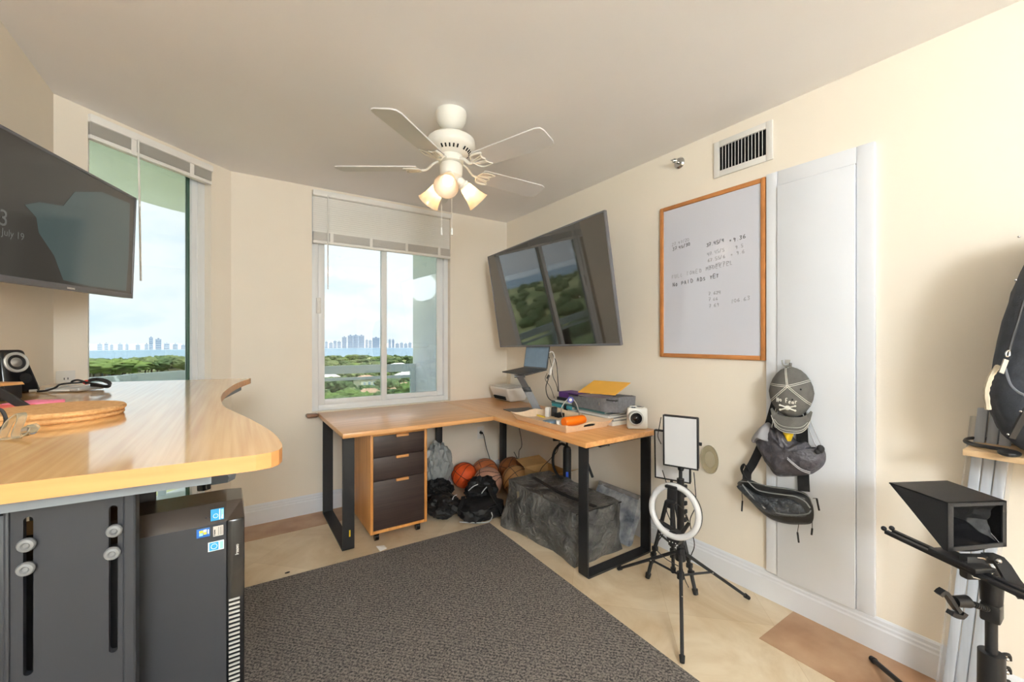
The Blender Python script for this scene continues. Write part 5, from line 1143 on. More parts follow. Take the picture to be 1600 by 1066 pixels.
# hanging backpack
t = thing('backpack', 'charcoal canvas backpack with silver zip pull at the right edge', 'backpack', (2.05,.11,.936))
bcx, bcy = 2.055, .088
bm = nb()
def fbp(q):
    k = 1.0-.52*max(0,(q.z+.30)/.65); return V((q.x, q.y*k, q.z))
lump(bm, (bcx,bcy,1.29), (.33,.42,.70), 51, .05, 1.6, 5, .937, .4, fbp, .68); part('body', bm, 'denim', t)
def bsurf(px, py, d): return dep(px, py, d)
bm = nb(); P = [dep(x,y,1.155) for x, y in ((1600,470),(1590,505),(1582,530),(1576,552))]; tube(bm, P, .0035, 6); part('zip', bm, 'steel', t)
bm = nb(); tube(bm, [dep(1577,548,1.14),dep(1572,551,1.14),dep(1572,557,1.14),dep(1577,556,1.14)], .0022, 6, True); P = [dep(1572,562,1.14),dep(1564,583,1.14)]; strap(bm, [P[0],P[1]], .013, .003, V((CS,-SN,.3)), 0); part('zip_pull', bm, 'chrome', t)
bm = nb(); tube(bm, [dep(x,y,1.16) for x, y in ((1560,572),(1550,585),(1544,600),(1541,615),(1544,640))], lambda s: .006+.0008*math.sin(s*40), 6); part('tassel', bm, 'cream', t)
bm = nb(); tube(bm, [dep(x,y,1.15) for x, y in ((1570,575),(1578,600),(1590,612),(1602,618))], .0035, 6); part('seam_piping', bm, mat('dark_grey_piping', rgb(92,96,104), .7, noise_amt=.05), t)
bm = nb(); strap(bm, [dep(1606,640,1.14),dep(1594,660,1.14),dep(1580,685,1.15)], .02, .005, V((CS,-SN,0)), 3); part('strap', bm, 'black', t)
for x, y in ((1587,438),(1595,643),(1575,679),(1592,370)): bm = nb(); ball(bm, dep(x,y,1.135), .003, 2); part('rivet', bm, 'chrome', t)
# leaning panel
t = thing('folded_panel', 'pale grey ribbed panel in clear film leaning on the right wall', 'panel', (2.13,.33,.01))
pb0, pb1 = V((2.10,.392,.004)), V((2.10,.305,.004)); up = V((.085,-.078,1.05)); L = up.length; fmp = frame_m(pb0, (pb1-pb0), up)
wd = (pb1-pb0).length
bm = nb()
for k in range(3): box(bm, (wd*k/3+.0015,0,-.012-.004*(k%2)),(wd*(k+1)/3-.0015,L,.012-.006*(k%2)),.003,fmp)
part('ribbed_body', bm, 'alu', t)
bm = nb(); box(bm, (-.012,-.0,-.020),(-.010,L*.97,.02),0,fmp); box(bm, (-.01,0,-.0195),(wd+.008,L*.97,-.0185),0,fmp); part('clear_film', bm, 'clearw', t, smooth=False)

# ================================================================ STANDING DESK (left)
SZ = 1.104
t = thing('standing_desk', 'tall bamboo desk with concave front edge along the left wall', 'desk', (-.32,1.65,0))
edge = [(.030,.794),(.058,.802),(.070,.828),(.072,.865),(.065,.978),(.037,1.145),(.0,1.318),(-.022,1.43),(-.031,1.545),(-.035,1.69),(-.030,1.832),(-.015,1.99),(.007,2.16),(.040,2.32),(.066,2.425)]
ce = catmull([V((x,y,0)) for x, y in edge[2:]], 5)
out = [V((-.66,.838,0)), V((.030,.794,0)), V((.052,.798,0)), V((.064,.81,0))]+ce+[V((.071,2.452,0)),V((-.46,2.572,0)),V((-.655,2.60,0))]
bm = nb(); prism(bm, [V((p.x,p.y,SZ-.0255)) for p in out], (0,0,.0255)); top_o = obj('desktop', bm, 'bamboo', t, smooth=False)
top_o.data.materials.append(M['bambooedge'])
for p in top_o.data.polygons:
    if abs(p.normal.z) < .5: p.material_index = 1
bm = nb(); zf = SZ-.0262; 
prism(bm, [V((-.62,.862,zf-.02)),V((-.03,.832,zf-.02)),V((-.04,.90,zf-.02)),V((-.62,.93,zf-.02))], (0,0,.02))
prism(bm, [V((-.62,2.44,zf-.02)),V((.03,2.34,zf-.02)),V((.03,2.40,zf-.02)),V((-.62,2.52,zf-.02))], (0,0,.02))
prism(bm, [V((-.05,1.93,zf-.02)),V((.03,2.34,zf-.02)),V((.0,2.36,zf-.02)),V((-.09,1.95,zf-.02))], (0,0,.02))
prism(bm, [V((-.62,.93,zf-.02)),V((-.56,.93,zf-.02)),V((-.56,2.45,zf-.02)),V((-.62,2.46,zf-.02))], (0,0,.02))
part('frame', bm, 'grey', t, smooth=False)
for y in (1.22, 2.2):
    bm = nb(); box(bm, (-.60,y-.035,.02),(-.52,y+.035,zf-.0202),.004); part('leg', bm, 'steel', t)
    bm = nb(); box(bm, (-.66,y-.04,.002),(-.05,y+.04,.028),.006); part('foot', bm, 'steel', t)
bm = nb(); P = [dep(x,y,d) for x, y, d in ((235,757,1.12),(262,755,1.12),(290,748,1.12),(312,740,1.12),(318,738,1.12))]; tube(bm, P, .014, 8, flat=1); tube(bm, [dep(318,735,1.10),dep(319,765,1.10)], .015, 10, smooth=0)
part('crossbar', bm, 'blackg', t)
bm = nb(); q = dep(338,752,1.13); fmq = frame_m(q, (CS,-SN,0), (0,0,1)); prism(bm, [fmq @ V(p) for p in ((-.04,.035,0),(.018,.035,0),(.034,.01,0),(.030,-.004,0),(-.04,-.015,0))], V((SN,CS,0))*.03); part('end_bracket', bm, 'grey', t)
# cpu holder with slotted panels
t = thing('computer_holder', 'black slotted metal computer holder hung under the tall desk', 'computer holder', (-.27,.96,.50))
hy = .905
def hx(px): r = ray(px, 533); return r.x/r.y*hy
xs = dict(l=hx(16), s0=hx(36), s1=hx(52), s2=hx(170), s3=hx(184), r=hx(213)); zT = SZ-.0475; zB = .50
def hz(px, py): return ony(px, py, hy).z
sl = [(xs['s0'],xs['s1'],hz(44,1056),hz(44,808)),(xs['s2'],xs['s3'],hz(177,1020),hz(177,790))]
bm = nb(); th = .012
cuts = [xs['l']]+[v for s in sl for v in s[:2]]+[xs['r']]
box(bm, (cuts[0],hy,zB),(cuts[1],hy+th,zT)); box(bm, (cuts[2],hy,zB),(cuts[3],hy+th,zT)); box(bm, (cuts[4],hy,zB),(cuts[5]-.012,hy+th,zT)); box(bm, (cuts[5]-.016,hy-.004,zB),(cuts[5],hy+.03,zT),.003)
for a, b, z0, z1 in sl:
    r = (b-a)/2; cx = (a+b)/2
    for lo, hi, zc_, sgn in ((zB, z0+r, z0+r, -1),(z1-r, zT, z1-r, 1)):
        arc = [(cx+math.cos(an)*r*1, zc_+sgn*math.sin(an)*r) for an in [k*math.pi/10 for k in range(11)]]
        zz = zT if sgn > 0 else zB; poly = [(b, zc_)]+arc[1:-1]+[(a, zc_),(a, zz),(b, zz)]
        prism(bm, [V((x,hy,z)) for x, z in poly], (0,th,0))
part('slotted_panel', bm, 'pcgrey', t, smooth=False)
bm = nb(); box(bm, (xs['l']-.13,hy+.006,zB),(xs['l']-.006,hy+.018,zT-.02),.002); box(bm, (xs['l']-.006,hy-.004,zB),(xs['l'],hy+.03,zT),.002); k = part('side_panel', bm, 'pcgrey', t)
bm = nb(); box(bm, (xs['l']-.12,hy+.03,zB-.001),(xs['r'],hy+.22,zB+.012),.003); box(bm, (xs['l'],hy+.205,zB),(xs['r'],hy+.215,zT),.002); part('cradle', bm, 'black', t)
for px, py in ((44,849),(43,886),(180,827),(177,862)):
    q = ony(px, py, hy); bm = nb(); lathe(bm, [(.006,-.0),(.0095,.003),(.0102,.008),(.0085,.011),(.005,.012),(.003,.009),(0,.009)], q, (0,-1,0), 24, cap=False); part('thumb_screw', bm, 'screw', t)
# tower computer
t = thing('desktop_computer', 'dark grey tower computer with blue stickers under the tall desk', 'computer', (-.1,1.05,.52))
cy = .985; X0, X1 = -.36, -.012; Zt = .972
bm = nb(); box(bm, (X0,cy,.515),(X1-.0,cy+.10,Zt-.035)); part('case', bm, 'pcgrey', t)
bm = nb(); A4 = [(X0,cy-.001,Zt-.0345),(X1,cy-.001,Zt-.0345),(X1,cy+.101,Zt-.0345),(X0,cy+.101,Zt-.0345)]; B4 = [(X0,cy+.018,Zt),(X1,cy+.018,Zt),(X1,cy+.098,Zt),(X0,cy+.098,Zt)]
a = [bm.verts.new(p) for p in A4]; b = [bm.verts.new(p) for p in B4]; bm.faces.new(a[::-1]); bm.faces.new(b)
for i in range(4): bm.faces.new((a[i],a[(i+1)%4],b[(i+1)%4],b[i]))
part('top_cover', bm, 'pctop', t, smooth=False)
bm = nb(); box(bm, (X1+.0005,cy+.001,.515),(X1+.03,cy+.10,Zt-.034),.004); fb_ = part('front_bezel', bm, 'blackg', t)
bm = nb(); a = [bm.verts.new(p) for p in ((X1,cy,Zt-.0335),(X1+.03,cy,Zt-.0335),(X1+.03,cy+.101,Zt-.0335),(X1,cy+.101,Zt-.0335))]; b = [bm.verts.new(p) for p in ((X1,cy+.018,Zt),(X1+.026,cy+.022,Zt-.002),(X1+.026,cy+.095,Zt-.002),(X1,cy+.098,Zt))]; bm.faces.new(a[::-1]); bm.faces.new(b)
for i in range(4): bm.faces.new((a[i],a[(i+1)%4],b[(i+1)%4],b[i]))
part('top_corner', bm, 'pctop', t, smooth=False)
bm = nb()
for k in range(26): z = .78-k*.0085; box(bm, (X1+.004,cy-.0005,z),(X1+.022,cy+.002,z+.0035),0,Matrix.Identity(4))
part('vent_ribs', bm, 'silver', fb_)
for i, q in enumerate((8,14,20)): pass
bm = nb()
for px in (322,328,333): q = ony(px, 781.5, cy-.0005); ball(bm, V((q.x,cy+.006,Zt-.022)), .0017, 2)
part('indicator', bm, 'black', t)
def sticker(px0, py0, px1, py1, m, name='sticker'):
    a = ony(px0, py1, cy); b = ony(px1, py0, cy); bm = nb(); box(bm, (a.x,cy-.0008,a.z),(b.x,cy-.0001,b.z),.0004); return part(name, bm, m, t, smooth=False), a, b
def onst(par, a, b, u0, v0, u1, v1, m, name, dy=.0011):
    bm = nb(); box(bm, (a.x+(b.x-a.x)*u0,cy-dy,a.z+(b.z-a.z)*v0),(a.x+(b.x-a.x)*u1,cy-.0007,a.z+(b.z-a.z)*v1)); k = part(name, bm, m, par, smooth=False)
def sttext(par, s, p, size, m='stwhite', rot=False):
    bm = nb(); textmesh(bm, s, p, (0,0,1) if rot else (1,0,0), (-1,0,0) if rot else (0,0,1), size, .0002, 'LEFT', .0002); part('sticker_text', bm, m, par, smooth=False)
k, a, b = sticker(329,793,350,815,'stblue'); bm = nb(); lathe(bm, [(.0042,0),(.0042,.0004),(.0034,.0004),(.0034,0)], V((a.x*.62+b.x*.38,cy-.0008,(a.z+b.z)/2-.002)), (0,-1,0), 24, cap=False); part('print_ring', bm, 'stwhite', k)
onst(k,a,b,.64,.05,.72,.95,'stwhite','print_bar'); onst(k,a,b,.78,.1,.97,.9,'stgreen','print_bar')
sttext(k, 'vPro', V((b.x-.0015,cy-.0012,a.z+.0015)), .0042, 'stwhite', True); 
k, a, b = sticker(307,824,328,842,'stnavy'); onst(k,a,b,.2,.2,.48,.5,'stgreen','flag_print'); onst(k,a,b,.2,.54,.5,.8,'styellow','flag_print'); onst(k,a,b,.52,.3,.76,.56,'styellow','flag_print'); onst(k,a,b,.52,.6,.76,.85,'stwhite','flag_print'); onst(k,a,b,.84,.3,.93,.8,'stwhite','flag_print')
k, a, b = sticker(333,820,349,839,'stgrey'); sttext(k, 'lenovo', V((a.x+.0035,cy-.0012,a.z+.002)), .0042, 'black', True)
for q in (.5,.68,.84): onst(k,a,b,q,.1,q+.06,.9,'screw','print_line')
k, a, b = sticker(325,843,350,863,'stwhite'); onst(k,a,b,.08,.08,.66,.92,'stblue','print_block'); onst(k,a,b,.74,.1,.95,.9,'stgreen','print_block')
bm = nb(); lathe(bm, [(.0052,0),(.0052,.0005),(.0042,.0005),(.0042,0)], V((a.x*.62+b.x*.38,cy-.0010,(a.z+b.z)/2)), (0,-1,0), 24, cap=False); part('print_ring', bm, 'stwhite', k)
bm = nb(); textmesh(bm, 'lenovo', V((X1+.020,cy-.0002,.868)), (0,0,1), (-1,0,0), .0075, .0003, 'LEFT', .0003); part('maker_logo', bm, 'silver', fb_, smooth=False)

# ---- items on the standing desk
sp = onz(31,611,SZ); spn = V((.80,-.60,0)).normalized(); spx = V((-spn.y,spn.x,0)); spx = spx if spx.dot(V((CS,-SN,0))) > 0 else -spx
sp = cl(-1.730,1.475,SZ)
t = thing('desktop_speaker', 'black desktop speaker with silver ringed cone against the left wall', 'speaker', sp)
fmz = frame_m(sp, spx, (0,0,1), spn)
bm = nb(); A = [(-.050,0,.0),(.062,0,.0),(.062,0,-.10),(-.05,0,-.10)]; Bq = [(-.045,.155,-.028),(.028,.155,-.028),(.028,.150,-.09),(-.045,.15,-.09)]
a = [bm.verts.new(fmz @ V(p)) for p in A]; b = [bm.verts.new(fmz @ V(p)) for p in Bq]; bm.faces.new(a[::-1]); bm.faces.new(b)
for i in range(4): bm.faces.new((a[i],a[(i+1)%4],b[(i+1)%4],b[i]))
bmesh.ops.bevel(bm, geom=bm.edges[:], offset=.012, segments=4, profile=.5, affect='EDGES'); part('cabinet', bm, 'blackg', t)
fn = (V(fmz.col[2].xyz)*.985+V((0,0,.17))).normalized()
dc = fmz @ V((-.004,.110,-.0175))
bm = nb(); lathe(bm, [(.036,-.002),(.036,.002),(.033,.004),(.027,.003),(.026,0)], dc, fn, 36, cap=False); dr = part('driver_ring', bm, 'silver', t)
bm = nb(); lathe(bm, [(.027,.001),(.022,.0025),(.019,-.002),(0,-.003)], dc, fn, 32, cap=False); part('surround', bm, 'rubber', t)
bm = nb(); lathe(bm, [(.017,.0),(.012,.002),(.006,.005),(0,.006)], dc, fn, 32, cap=False); part('cone', bm, 'chromecone', t)
bm = nb(); pc_ = fmz @ V((.016,.052,-.0085)); lathe(bm, [(.018,.0),(.018,.0015),(.012,.0016),(.010,-.001)], pc_, fn, 28, cap=True); part('bass_port', bm, 'dark', t)
# handheld radio box with wooden band
t = thing('radio', 'small black box radio with curved light wood band in front of the speaker', 'radio', cl(-1.60,1.30,SZ))
fmz = frame_m(cl(-1.575,1.27,SZ), (CS,-SN,0), (0,0,1))
bm = nb(); box(bm, (-.10,.001,-.05),(.03,.052,.0),.008,fmz); part('body', bm, 'black', t)
bm = nb(); prism(bm, [fmz @ V(p) for p in ((-.102,.056,.001),(.024,.056,.001),(.031,.048,.001),(.018,.047,.001),(.005,.036,.001),(-.102,.036,.001))], (fmz.col[2].xyz)*-.053); part('wood_band', bm, 'tan', t)
bm = nb(); cyl(bm, fmz @ V((.012,.018,.0)), fmz @ V((.012,.018,.008)), .008); part('knob', bm, 'black', t)
# pink pads
def pad(px, py, s, m, label, rz, z=SZ+.0005, h=.012, name='note_pad'):
    p = onz(px, py, z); bm = nb(); box(bm, (-s[0]/2,-s[1]/2,0),(s[0]/2,s[1]/2,h),.001,Matrix.Translation(p) @ Matrix.Rotation(rz,4,'Z')); one(name, bm, m, label, 'note pad', p)
pad(54,634,(.085,.085),'pink','bright pink sticky note pad beside the cork trivet',-.45)
pad(8,640,(.10,.07),'coral','coral red note pad at the left edge of the tall desk',-.5, h=.010)
t = thing('boom_arm', 'black flat metal arm reaching in over the note pads', 'arm', dep(42,640,1.12))
bm = nb(); strap(bm, [dep(-40,592,1.1), dep(0,613,1.11), dep(44,639,1.12)], .020, .006, V((0,0,1)), 0); part('bar', bm, 'steel', t)
bm = nb(); q = dep(42,639,1.12); cyl(bm, V((q.x,q.y,SZ+.001)), V((q.x,q.y,q.z)), .005); part('foot', bm, 'steel', t)
for k, (dz, ll) in enumerate(((0,'lower round cork trivet on the tall bamboo desk'),(.0125,'upper round cork trivet stacked slightly off the lower one'))):
    c = onz(88,653,SZ); c += V((.004*k,-.004*k,0)); bm = nb(); lathe(bm, [(.118,0),(.1215,.004),(.1215,.0085),(.118,.012),(0,.012)], (c.x,c.y,SZ+.0005+dz), seg=56); one('cork_trivet', bm, 'cork', ll, 'trivet', (c.x,c.y,SZ+dz))
q = onz(27,686,SZ+.001); t = thing('binder_clip', 'clear plastic bent clip with metal coil at the near edge of the tall desk', 'clip', q)
fmz = frame_m(q, (CS,-SN,0), (0,0,1)); bm = nb()
strap(bm, [fmz @ V(p) for p in ((-.028,.004,.0),(-.022,.030,-.006),(-.006,.046,-.01),(.003,.036,-.004),(-.002,.012,.0),(.004,.002,.004))], .014, .0025, V((SN,CS,0))); strap(bm, [fmz @ V(p) for p in ((-.024,.002,.006),(0,.003,.006),(.02,.008,.0),(.028,.02,-.004),(.022,.026,-.004))], .016, .0025, V((SN,CS,0)))
part('body', bm, 'clear', t)
bm = nb(); lathe(bm, [(.006,0),(.009,0),(.009,.012),(.006,.012)], fmz @ V((.012,.014,-.004)), (CS,-SN,.2), 16, cap=False); part('coil', bm, 'chrome', t)
bm = nb(); tube(bm, [dep(-25,640,.80),dep(0,640,.80),dep(9,655,.80),dep(4,668,.79),dep(-12,672,.79)], .003, 6); one('thin_cable', bm, 'cable', 'thin black cable curling in at the left edge by the clear clip', 'cable')
t = thing('hard_drive', 'small silver portable drive with coiled black cord on it', 'hard drive', onz(112,612,SZ))
p = onz(116,611,SZ); fmz = frame_m((p.x,p.y,SZ+.0008), (CS,-SN,0), (SN,CS,0)); bm = nb(); box(bm, (-.062,-.045,.002),(.062,.055,.016),.006,fmz,seg=3); part('case', bm, 'silver', t)
bm = nb(); box(bm, (-.06,-.047,.004),(.03,-.0445,.009),0,fmz); box(bm, (.0,-.02,.016),(.05,.02,.0165),0,fmz); part('edge_strip', bm, 'white', t)
t = thing('coiled_cable', 'coiled black cable tied with a red band by the corner window', 'cable', onz(150,604,SZ))
bm = nb(); q = [dep(x,y,1.60) for x, y in ((108,603),(98,604),(92,606),(80,612)) ]
S4 = [dep(x,y,d) for x, y, d in ((48,614,1.50),(70,611,1.50),(86,606,1.50),(94,601,1.52),(108,599,1.54),(124,598,1.56),(140,595,1.58),(155,592,1.6),(168,595,1.6),(173,600,1.58),(165,603,1.54),(150,600,1.52),(136,598,1.52),(122,594,1.54),(113,596,1.55),(112,599,1.55))]
for s_ in S4: s_.z = max(s_.z, SZ+.004)
tube(bm, S4, .0035, 7)
for k in range(4): 
    S5 = [dep(x,y+k*.9,1.58-.01*k) for x, y in ((134,597),(142,593),(152,591.5),(163,594),(172,599),(168,603.5),(155,601),(142,600))]
    for s_ in S5: s_.z = max(s_.z, SZ+.004+.003*k)
    tube(bm, S5, .0032, 6)
part('cord', bm, 'cable', t)
bm = nb(); qq = dep(135,597.5,1.56); ball(bm, qq, .010, 2, (1,1,.9)); part('tie', bm, 'red', t)
bm = nb(); a = dep(46,614,1.49); a.z = SZ+.006; b = dep(58,612,1.5); b.z = SZ+.006; cyl(bm, a, b, .0055); part('connector', bm, 'silver', t)
# scraps on the floor
p = onz(594,862,.0017); bm = nb(); r0 = [V((0,0,0)),V((.05,.0,.0)),V((.055,.04,.004)),V((.0,.045,.018))]; R3 = Matrix.Rotation(.3,3,'Z'); prism(bm, [p+R3 @ q for q in r0], (0,0,.001)); one('paper_scrap', bm, 'white', 'curled white paper scrap on the tiles by the rug edge', 'paper', smooth=False)
p = onz(449,896,0.001); bm = nb(); ball(bm, p+V((0,0,.004)), .010, 2, (1.4,.6,.4)); one('debris_chip', bm, 'black', 'tiny black chip lying on the light tiles', 'debris')

# ================================================================ OUTSIDE: balcony
oc_ = catmull([V(p) for p in ((2.0,4.70,0),(1.1,4.72,0),(.3,4.76,0),(-.25,4.80,0),(-.62,4.52,0),(-.95,4.12,0),(-1.35,3.55,0),(-1.75,2.75,0),(-1.9,1.9,0))], 5)
bm = nb(); prism(bm, oc_+[V((XL-.22,1.9,0)),V((XL-.22,2.86,0)),V((-.09,YW+.2,0)),V((2.0,YW+.2,0))], (0,0,-.15)); bmesh.ops.translate(bm, vec=(0,0,-.02), verts=bm.verts[:]); struct('floor_balcony', bm, mat('balcony_tile', rgb(232,234,236), .8, noise_amt=.05), smooth=False)
oh = [p+V((p.x*.12-.05, .55 if p.y > 4 else .2, 0)) for p in oc_]
bm = nb(); prism(bm, [V((p.x,p.y,2.58)) for p in oh]+[V((XL-.26,1.9,2.58)),V((XL-.26,2.92,2.58)),V((-.09,YW+.205,2.58)),V((2.2,YW+.205,2.58))], (0,0,.2)); struct('ceiling_balcony', bm, 'stucco', smooth=False)
bm = nb(); box(bm, (1.75,YW+.205,-.17),(1.95,4.72,2.575)); struct('wall_balcony', bm, 'stucco', smooth=False)
t = thing('balcony_railing', 'pale blue metal balcony railing with glass infill outside the windows', 'railing', (0,4.6,-.02))
rp_ = [p for p in oc_ if p.x < 1.74]; rp_ = [V((1.745,rp_[0].y-.05,0))]+[p+V((.05 if p.y < 4.4 else 0,-.05,0)) for p in rp_]
bm = nb(); strap(bm, [p+V((0,0,.985)) for p in rp_], .085, .045, V((0,0,1)), 0)
rv = [v for v in bm.verts]; part('top_rail', bm, 'rail', t)
bm = nb(); strap(bm, [p+V((0,0,.885)) for p in rp_], .03, .03, V((0,0,1)), 0); strap(bm, [p+V((0,0,.10)) for p in rp_], .05, .04, V((0,0,1)), 0); part('lower_rail', bm, 'rail', t)
bm = nb(); strap(bm, [p+V((0,0,.50)) for p in rp_], .77, .008, V((0,0,1)), 0); part('glass_infill', bm, 'railglass', t, smooth=False)
for i in (0, 9, 17, 25, 33):
    if i < len(rp_): p = rp_[i]; bm = nb(); box(bm, (p.x-.05,p.y-.025,-.02),(p.x+.004,p.y+.025,.96),.003); part('post', bm, 'rail', t)
# ground, water, far shore
GZ = -38.0
def azp(px, d, z=GZ): r = ray(px, 533); q = r.normalized()*d; return V((q.x, q.y, z))
def sector(name, d0, d1, z, m, n=48, a0=-130, a1=80):
    bm = nb(); A = []; B = []
    for k in range(n+1):
        a = math.radians(90-(a0+(a1-a0)*k/n)); A.append(bm.verts.new((math.cos(a)*d0, math.sin(a)*d0, z))); B.append(bm.verts.new((math.cos(a)*d1, math.sin(a)*d1, z)))
    for k in range(n): bm.faces.new((A[k],A[k+1],B[k+1],B[k]))
    struct(name, bm, m, smooth=False)
sector('floor_lawn', 12, 1120, GZ, 'lawn'); sector('floor_bay', 1120, 2450, GZ-.6, 'water'); sector('floor_far_shore', 2450, 9000, GZ, 'far')
ro = random.Random(11)
def crown_mesh(name, seed, flat, m, sub=4):
    bm = nb(); lump(bm, (0,0,.5), (1,1,1*flat), seed, .42, 4.2, sub, None, .7)
    me = D.meshes.new(name); bm.to_mesh(me); bm.free(); me.materials.append(M[m])
    for p in me.polygons: p.use_smooth = True
    return me
crowns = [crown_mesh('tree_crown', s, f, m) for s, f, m in ((1,.9,'leaf1'),(2,.8,'leaf2'),(3,.85,'leaf3'),(4,.7,'leaf2'),(5,.9,'leaf3'))]
bm = nb(); cyl(bm, (0,0,0),(0,0,1),1,.6,8); trunk_me = D.meshes.new('trunk'); bm.to_mesh(trunk_me); bm.free(); trunk_me.materials.append(M['trunk'])
def tree(p, w, h, ci, label, group, trunk=True, crown_z=.25):
    if trunk:
        t = thing('tree', label, 'tree', p, group)
        c = D.objects.new('crown', crowns[ci]); COL.objects.link(c); c.parent = t; c.scale = (w,w,h*(1-crown_z)); c.location = (0,0,h*crown_z); c.rotation_euler.z = ro.uniform(0,6)
        k = D.objects.new('trunk', trunk_me); COL.objects.link(k); k.parent = t; k.scale = (w*.035,w*.035,h*.6)
    else:
        c = D.objects.new('tree', crowns[ci]); COL.objects.link(c); c.location = p; c.scale = (w,w,h); c.rotation_euler.z = ro.uniform(0,6); tag(c, label, 'tree', group)
# park trees seen through the tall corner window
tree(azp(176,512), 46, 23, 0, 'broad flat-crowned bright green tree in the park, left in the tall window', None, True, .45)
for i in range(34):
    px = 120+i*5.6+ro.uniform(-3,3); d = ro.uniform(600,720)
    tree(azp(px, d), ro.uniform(16,30), ro.uniform(15,21)*(1.1 if 225 < px < 265 else 1), ro.choice((1,2,3,4)), 'dark green park tree in the row beyond the lawn', 'row of park trees beyond the lawn', True, .3)
for i in range(14):
    tree(azp(125+i*13+ro.uniform(-5,5), ro.uniform(470,545)), ro.uniform(6,11), ro.uniform(5,9), ro.choice((0,2,1)), 'small bushy tree standing on the park lawn', 'small trees on the park lawn', True, .2)
for i in range(205):
    f = ro.random(); d = 190+760*f**1.1; px = ro.uniform(440,735)
    tree(azp(px, d), ro.uniform(9,17)*(1+.0003*d), ro.uniform(7,13), ro.choice((0,1,2,3,4)), 'leafy tree among the houses below the balcony', 'trees among the houses', False)
bm = nb()   # uncountable canopy beyond and around the counted trees
for i in range(1500):
    a = math.radians(90-ro.uniform(-128,75)); d = 130+950*ro.random()**.8; x, y = math.cos(a)*d, math.sin(a)*d
    pr = x*CS-y*SN; dd = x*SN+y*CS; pxx = 800+F*pr/dd if dd > 1 else -999
    if 60 < pxx < 345 and d < 770: continue
    w = ro.uniform(9,19); h = ro.uniform(6,11)
    if 430 < pxx < 745: h *= .65
    bmesh.ops.create_icosphere(bm, subdivisions=1 if d > 500 else 2, radius=.5, matrix=Matrix.Translation((x,y,GZ+h*.45)) @ Matrix.Rotation(ro.uniform(0,6),4,'Z') @ Matrix.Diagonal((w,w*ro.uniform(.7,1.2),h,1)))
for v in bm.verts: v.co += V((noise.noise(v.co*.15),noise.noise(v.co*.15+V((9,0,0))),noise.noise(v.co*.2)))*1.6
o = one('tree_canopy', bm, 'leaf2', 'continuous green tree canopy covering the neighbourhood down to the bay', 'tree canopy', (0,300,GZ), smooth=False); o['kind'] = 'stuff'
# houses
def house(px, d, w, dp, h, roof, label, rz=0):
    p = azp(px, d); t = thing('house', label, 'house', p); mx = Matrix.Translation(p) @ Matrix.Rotation(rz,4,'Z')
    bm = nb(); box(bm, (-w/2,-dp/2,0),(w/2,dp/2,h),0,mx); part('wall', bm, 'housewall', t, smooth=False)
    bm = nb(); pts = [(-w/2-1,-dp/2-1,h),(w/2+1,-dp/2-1,h),(w/2+1,dp/2+1,h),(-w/2-1,dp/2+1,h)]
    a = [bm.verts.new(mx @ V(q)) for q in pts]; r1 = bm.verts.new(mx @ V((-w/4,0,h+3))); r2 = bm.verts.new(mx @ V((w/4,0,h+3)))
    bm.faces.new(a[::-1]); bm.faces.new((a[0],a[1],r2,r1)); bm.faces.new((a[1],a[2],r2)); bm.faces.new((a[2],a[3],r1,r2)); bm.faces.new((a[3],a[0],r1)); part('roof', bm, roof, t, smooth=False)
    bm = nb()
    for k in (-.3,0,.3): box(bm, (w*k-1,-dp/2-.1,1),(w*k+1,-dp/2,h*.7),0,mx)
    part('window', bm, 'towerblue', t, smooth=False)
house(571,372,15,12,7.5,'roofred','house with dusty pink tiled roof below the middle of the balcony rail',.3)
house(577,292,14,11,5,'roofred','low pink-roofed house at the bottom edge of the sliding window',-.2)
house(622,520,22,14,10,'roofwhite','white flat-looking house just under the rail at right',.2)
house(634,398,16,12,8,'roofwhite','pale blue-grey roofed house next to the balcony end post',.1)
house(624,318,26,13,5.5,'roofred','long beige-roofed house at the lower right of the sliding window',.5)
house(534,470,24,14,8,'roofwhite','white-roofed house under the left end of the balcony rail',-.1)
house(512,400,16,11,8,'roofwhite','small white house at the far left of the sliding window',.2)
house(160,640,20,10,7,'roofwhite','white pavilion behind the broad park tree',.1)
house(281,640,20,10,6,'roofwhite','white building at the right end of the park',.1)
# skyline across the bay
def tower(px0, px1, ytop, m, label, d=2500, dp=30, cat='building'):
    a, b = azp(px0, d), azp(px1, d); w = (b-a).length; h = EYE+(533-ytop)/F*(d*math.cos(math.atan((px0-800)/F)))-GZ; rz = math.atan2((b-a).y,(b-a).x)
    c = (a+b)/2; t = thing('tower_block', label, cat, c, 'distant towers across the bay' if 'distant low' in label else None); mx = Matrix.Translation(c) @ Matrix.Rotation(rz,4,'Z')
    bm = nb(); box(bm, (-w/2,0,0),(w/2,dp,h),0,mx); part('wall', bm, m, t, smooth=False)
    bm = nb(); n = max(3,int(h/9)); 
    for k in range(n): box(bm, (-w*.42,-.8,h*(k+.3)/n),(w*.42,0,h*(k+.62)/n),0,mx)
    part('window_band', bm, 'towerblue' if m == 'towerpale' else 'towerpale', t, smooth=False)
    bm = nb(); box(bm, (-w*.15,dp*.3,h),(w*.15,dp*.6,h+5),0,mx); part('roof_hut', bm, m, t, smooth=False)
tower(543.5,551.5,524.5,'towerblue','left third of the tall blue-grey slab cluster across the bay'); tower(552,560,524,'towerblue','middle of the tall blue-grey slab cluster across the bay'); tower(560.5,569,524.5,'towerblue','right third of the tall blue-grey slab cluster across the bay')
tower(534.5,541.5,527,'towerblue','shorter blue-grey tower just left of the tall slab cluster'); tower(582,593,528,'towerblue','wide hazy tower left of the window mullion'); tower(607,611,530.5,'towerpale','pale tower just right of the window mullion'); tower(612.5,616,531,'towerblue','thin blue tower right of the window mullion')
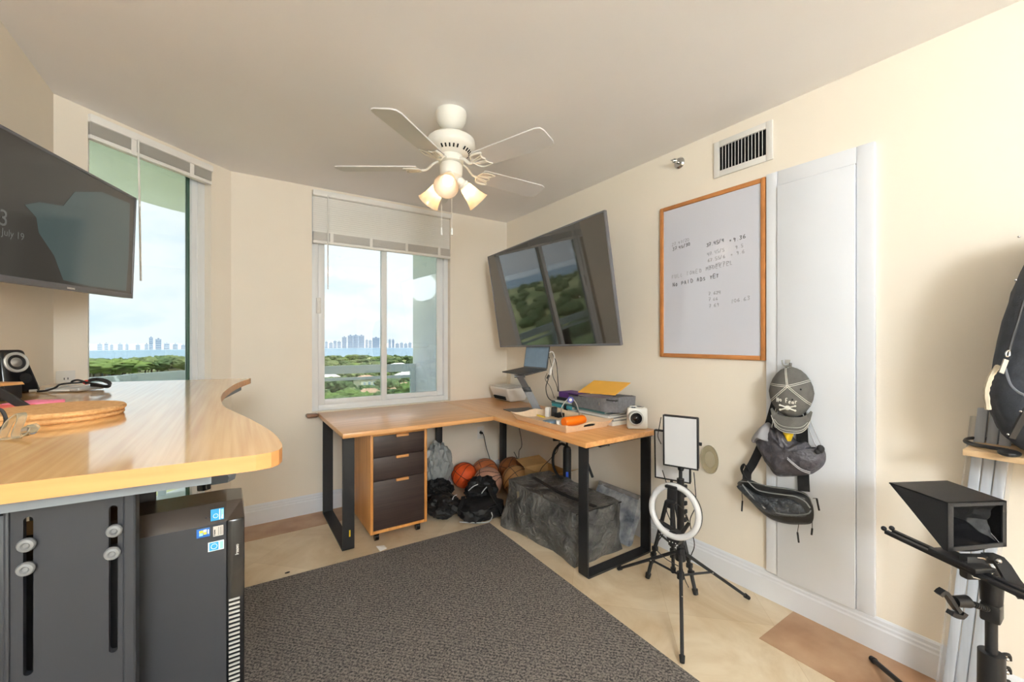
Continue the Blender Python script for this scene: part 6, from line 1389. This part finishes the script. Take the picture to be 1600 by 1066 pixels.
for px0, w, yt in ((508,4,534),(514,6,536),(521,5,533),(527,6,534),(571,4,531),(576,5,532),(596,4,534),(618,6,537),(625,5,536),(631,6,537),(638,5,536),(300,6,536),(152,8,538),(163,6,537),(172,5,539),(184,8,538),(196,5,538),(212,7,539),(226,6,538),(256,9,537),(270,8,538),(283,7,539)):
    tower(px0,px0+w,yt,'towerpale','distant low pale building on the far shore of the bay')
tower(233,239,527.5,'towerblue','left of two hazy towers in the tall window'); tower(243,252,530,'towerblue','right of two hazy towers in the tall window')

# added globe fill light behind the camera, out of view, to brighten the room
t = thing('added_fill_lamp', 'added fill light, a white globe on a stand, out of view behind the camera', 'fill light', (-.34,-2.1,0))
bm = nb(); cyl(bm, (-.34,-2.1,.001),(-.34,-2.1,.025),.14); part('base', bm, 'steel', t)
bm = nb(); cyl(bm, (-.34,-2.1,.025),(-.34,-2.1,1.62),.012); part('pole', bm, 'steel', t)
bm = nb(); cyl(bm, (-.34,-2.1,1.60),(-.34,-2.1,1.65),.05,.11); part('collar', bm, 'steel', t)
bm = nb(); bmesh.ops.create_uvsphere(bm, u_segments=32, v_segments=18, radius=.33, matrix=Matrix.Translation((-.34,-2.1,1.95))); part('globe', bm, mat('fill_globe_emitter', rgb(255,250,240), .3, emit=(.84,.94,1.0,1), estr=44, noise_amt=.01), t)
# ================================================================ WORLD, LIGHTS, CAMERA
w = D.worlds.new('sky'); SC.world = w; w.use_nodes = True; nt = w.node_tree; N = nt.nodes; L = nt.links; bg = N['Background']
tc = N.new('ShaderNodeTexCoord'); mp = N.new('ShaderNodeMapping'); mp.inputs['Scale'].default_value = (1,1,2.6); L.new(tc.outputs['Generated'], mp.inputs['Vector'])
nz = N.new('ShaderNodeTexNoise'); nz.inputs['Scale'].default_value = 5; nz.inputs['Detail'].default_value = 8; nz.inputs['Roughness'].default_value = .55; L.new(mp.outputs[0], nz.inputs['Vector'])
rp = N.new('ShaderNodeValToRGB'); e = rp.color_ramp.elements; e[0].position = .33; e[0].color = (.80,.90,1,1); e[1].position = .52; e[1].color = (1,1,1,1); L.new(nz.outputs['Fac'], rp.inputs['Fac'])
L.new(rp.outputs['Color'], bg.inputs['Color']); bg.inputs['Strength'].default_value = 2.5
sun = D.lights.new('sun', 'SUN'); sun.energy = 9; sun.angle = math.radians(.6); sun.color = (1,.96,.9)
so = D.objects.new('sun', sun); COL.objects.link(so); so.rotation_euler = (V((-.62,.35,-.9))).to_track_quat('-Z','Y').to_euler()
cam = D.cameras.new('camera'); cam.sensor_width = 36; cam.lens = F/1600*36; cam.clip_start = .02; cam.clip_end = 12000
co = D.objects.new('camera', cam); COL.objects.link(co); co.location = (0,0,EYE); co.rotation_euler = (math.radians(90),0,-YAW); SC.camera = co
SC.view_settings.view_transform = 'Standard'; SC.view_settings.look = 'None'; SC.view_settings.exposure = 0.42; SC.view_settings.gamma = 1
SC.cycles.max_bounces = 10; SC.cycles.diffuse_bounces = 6; SC.cycles.transparent_max_bounces = 12
SC.cycles.sample_clamp_indirect = 6
for o in list(SC.objects):
    if '_o' in o: del o['_o']
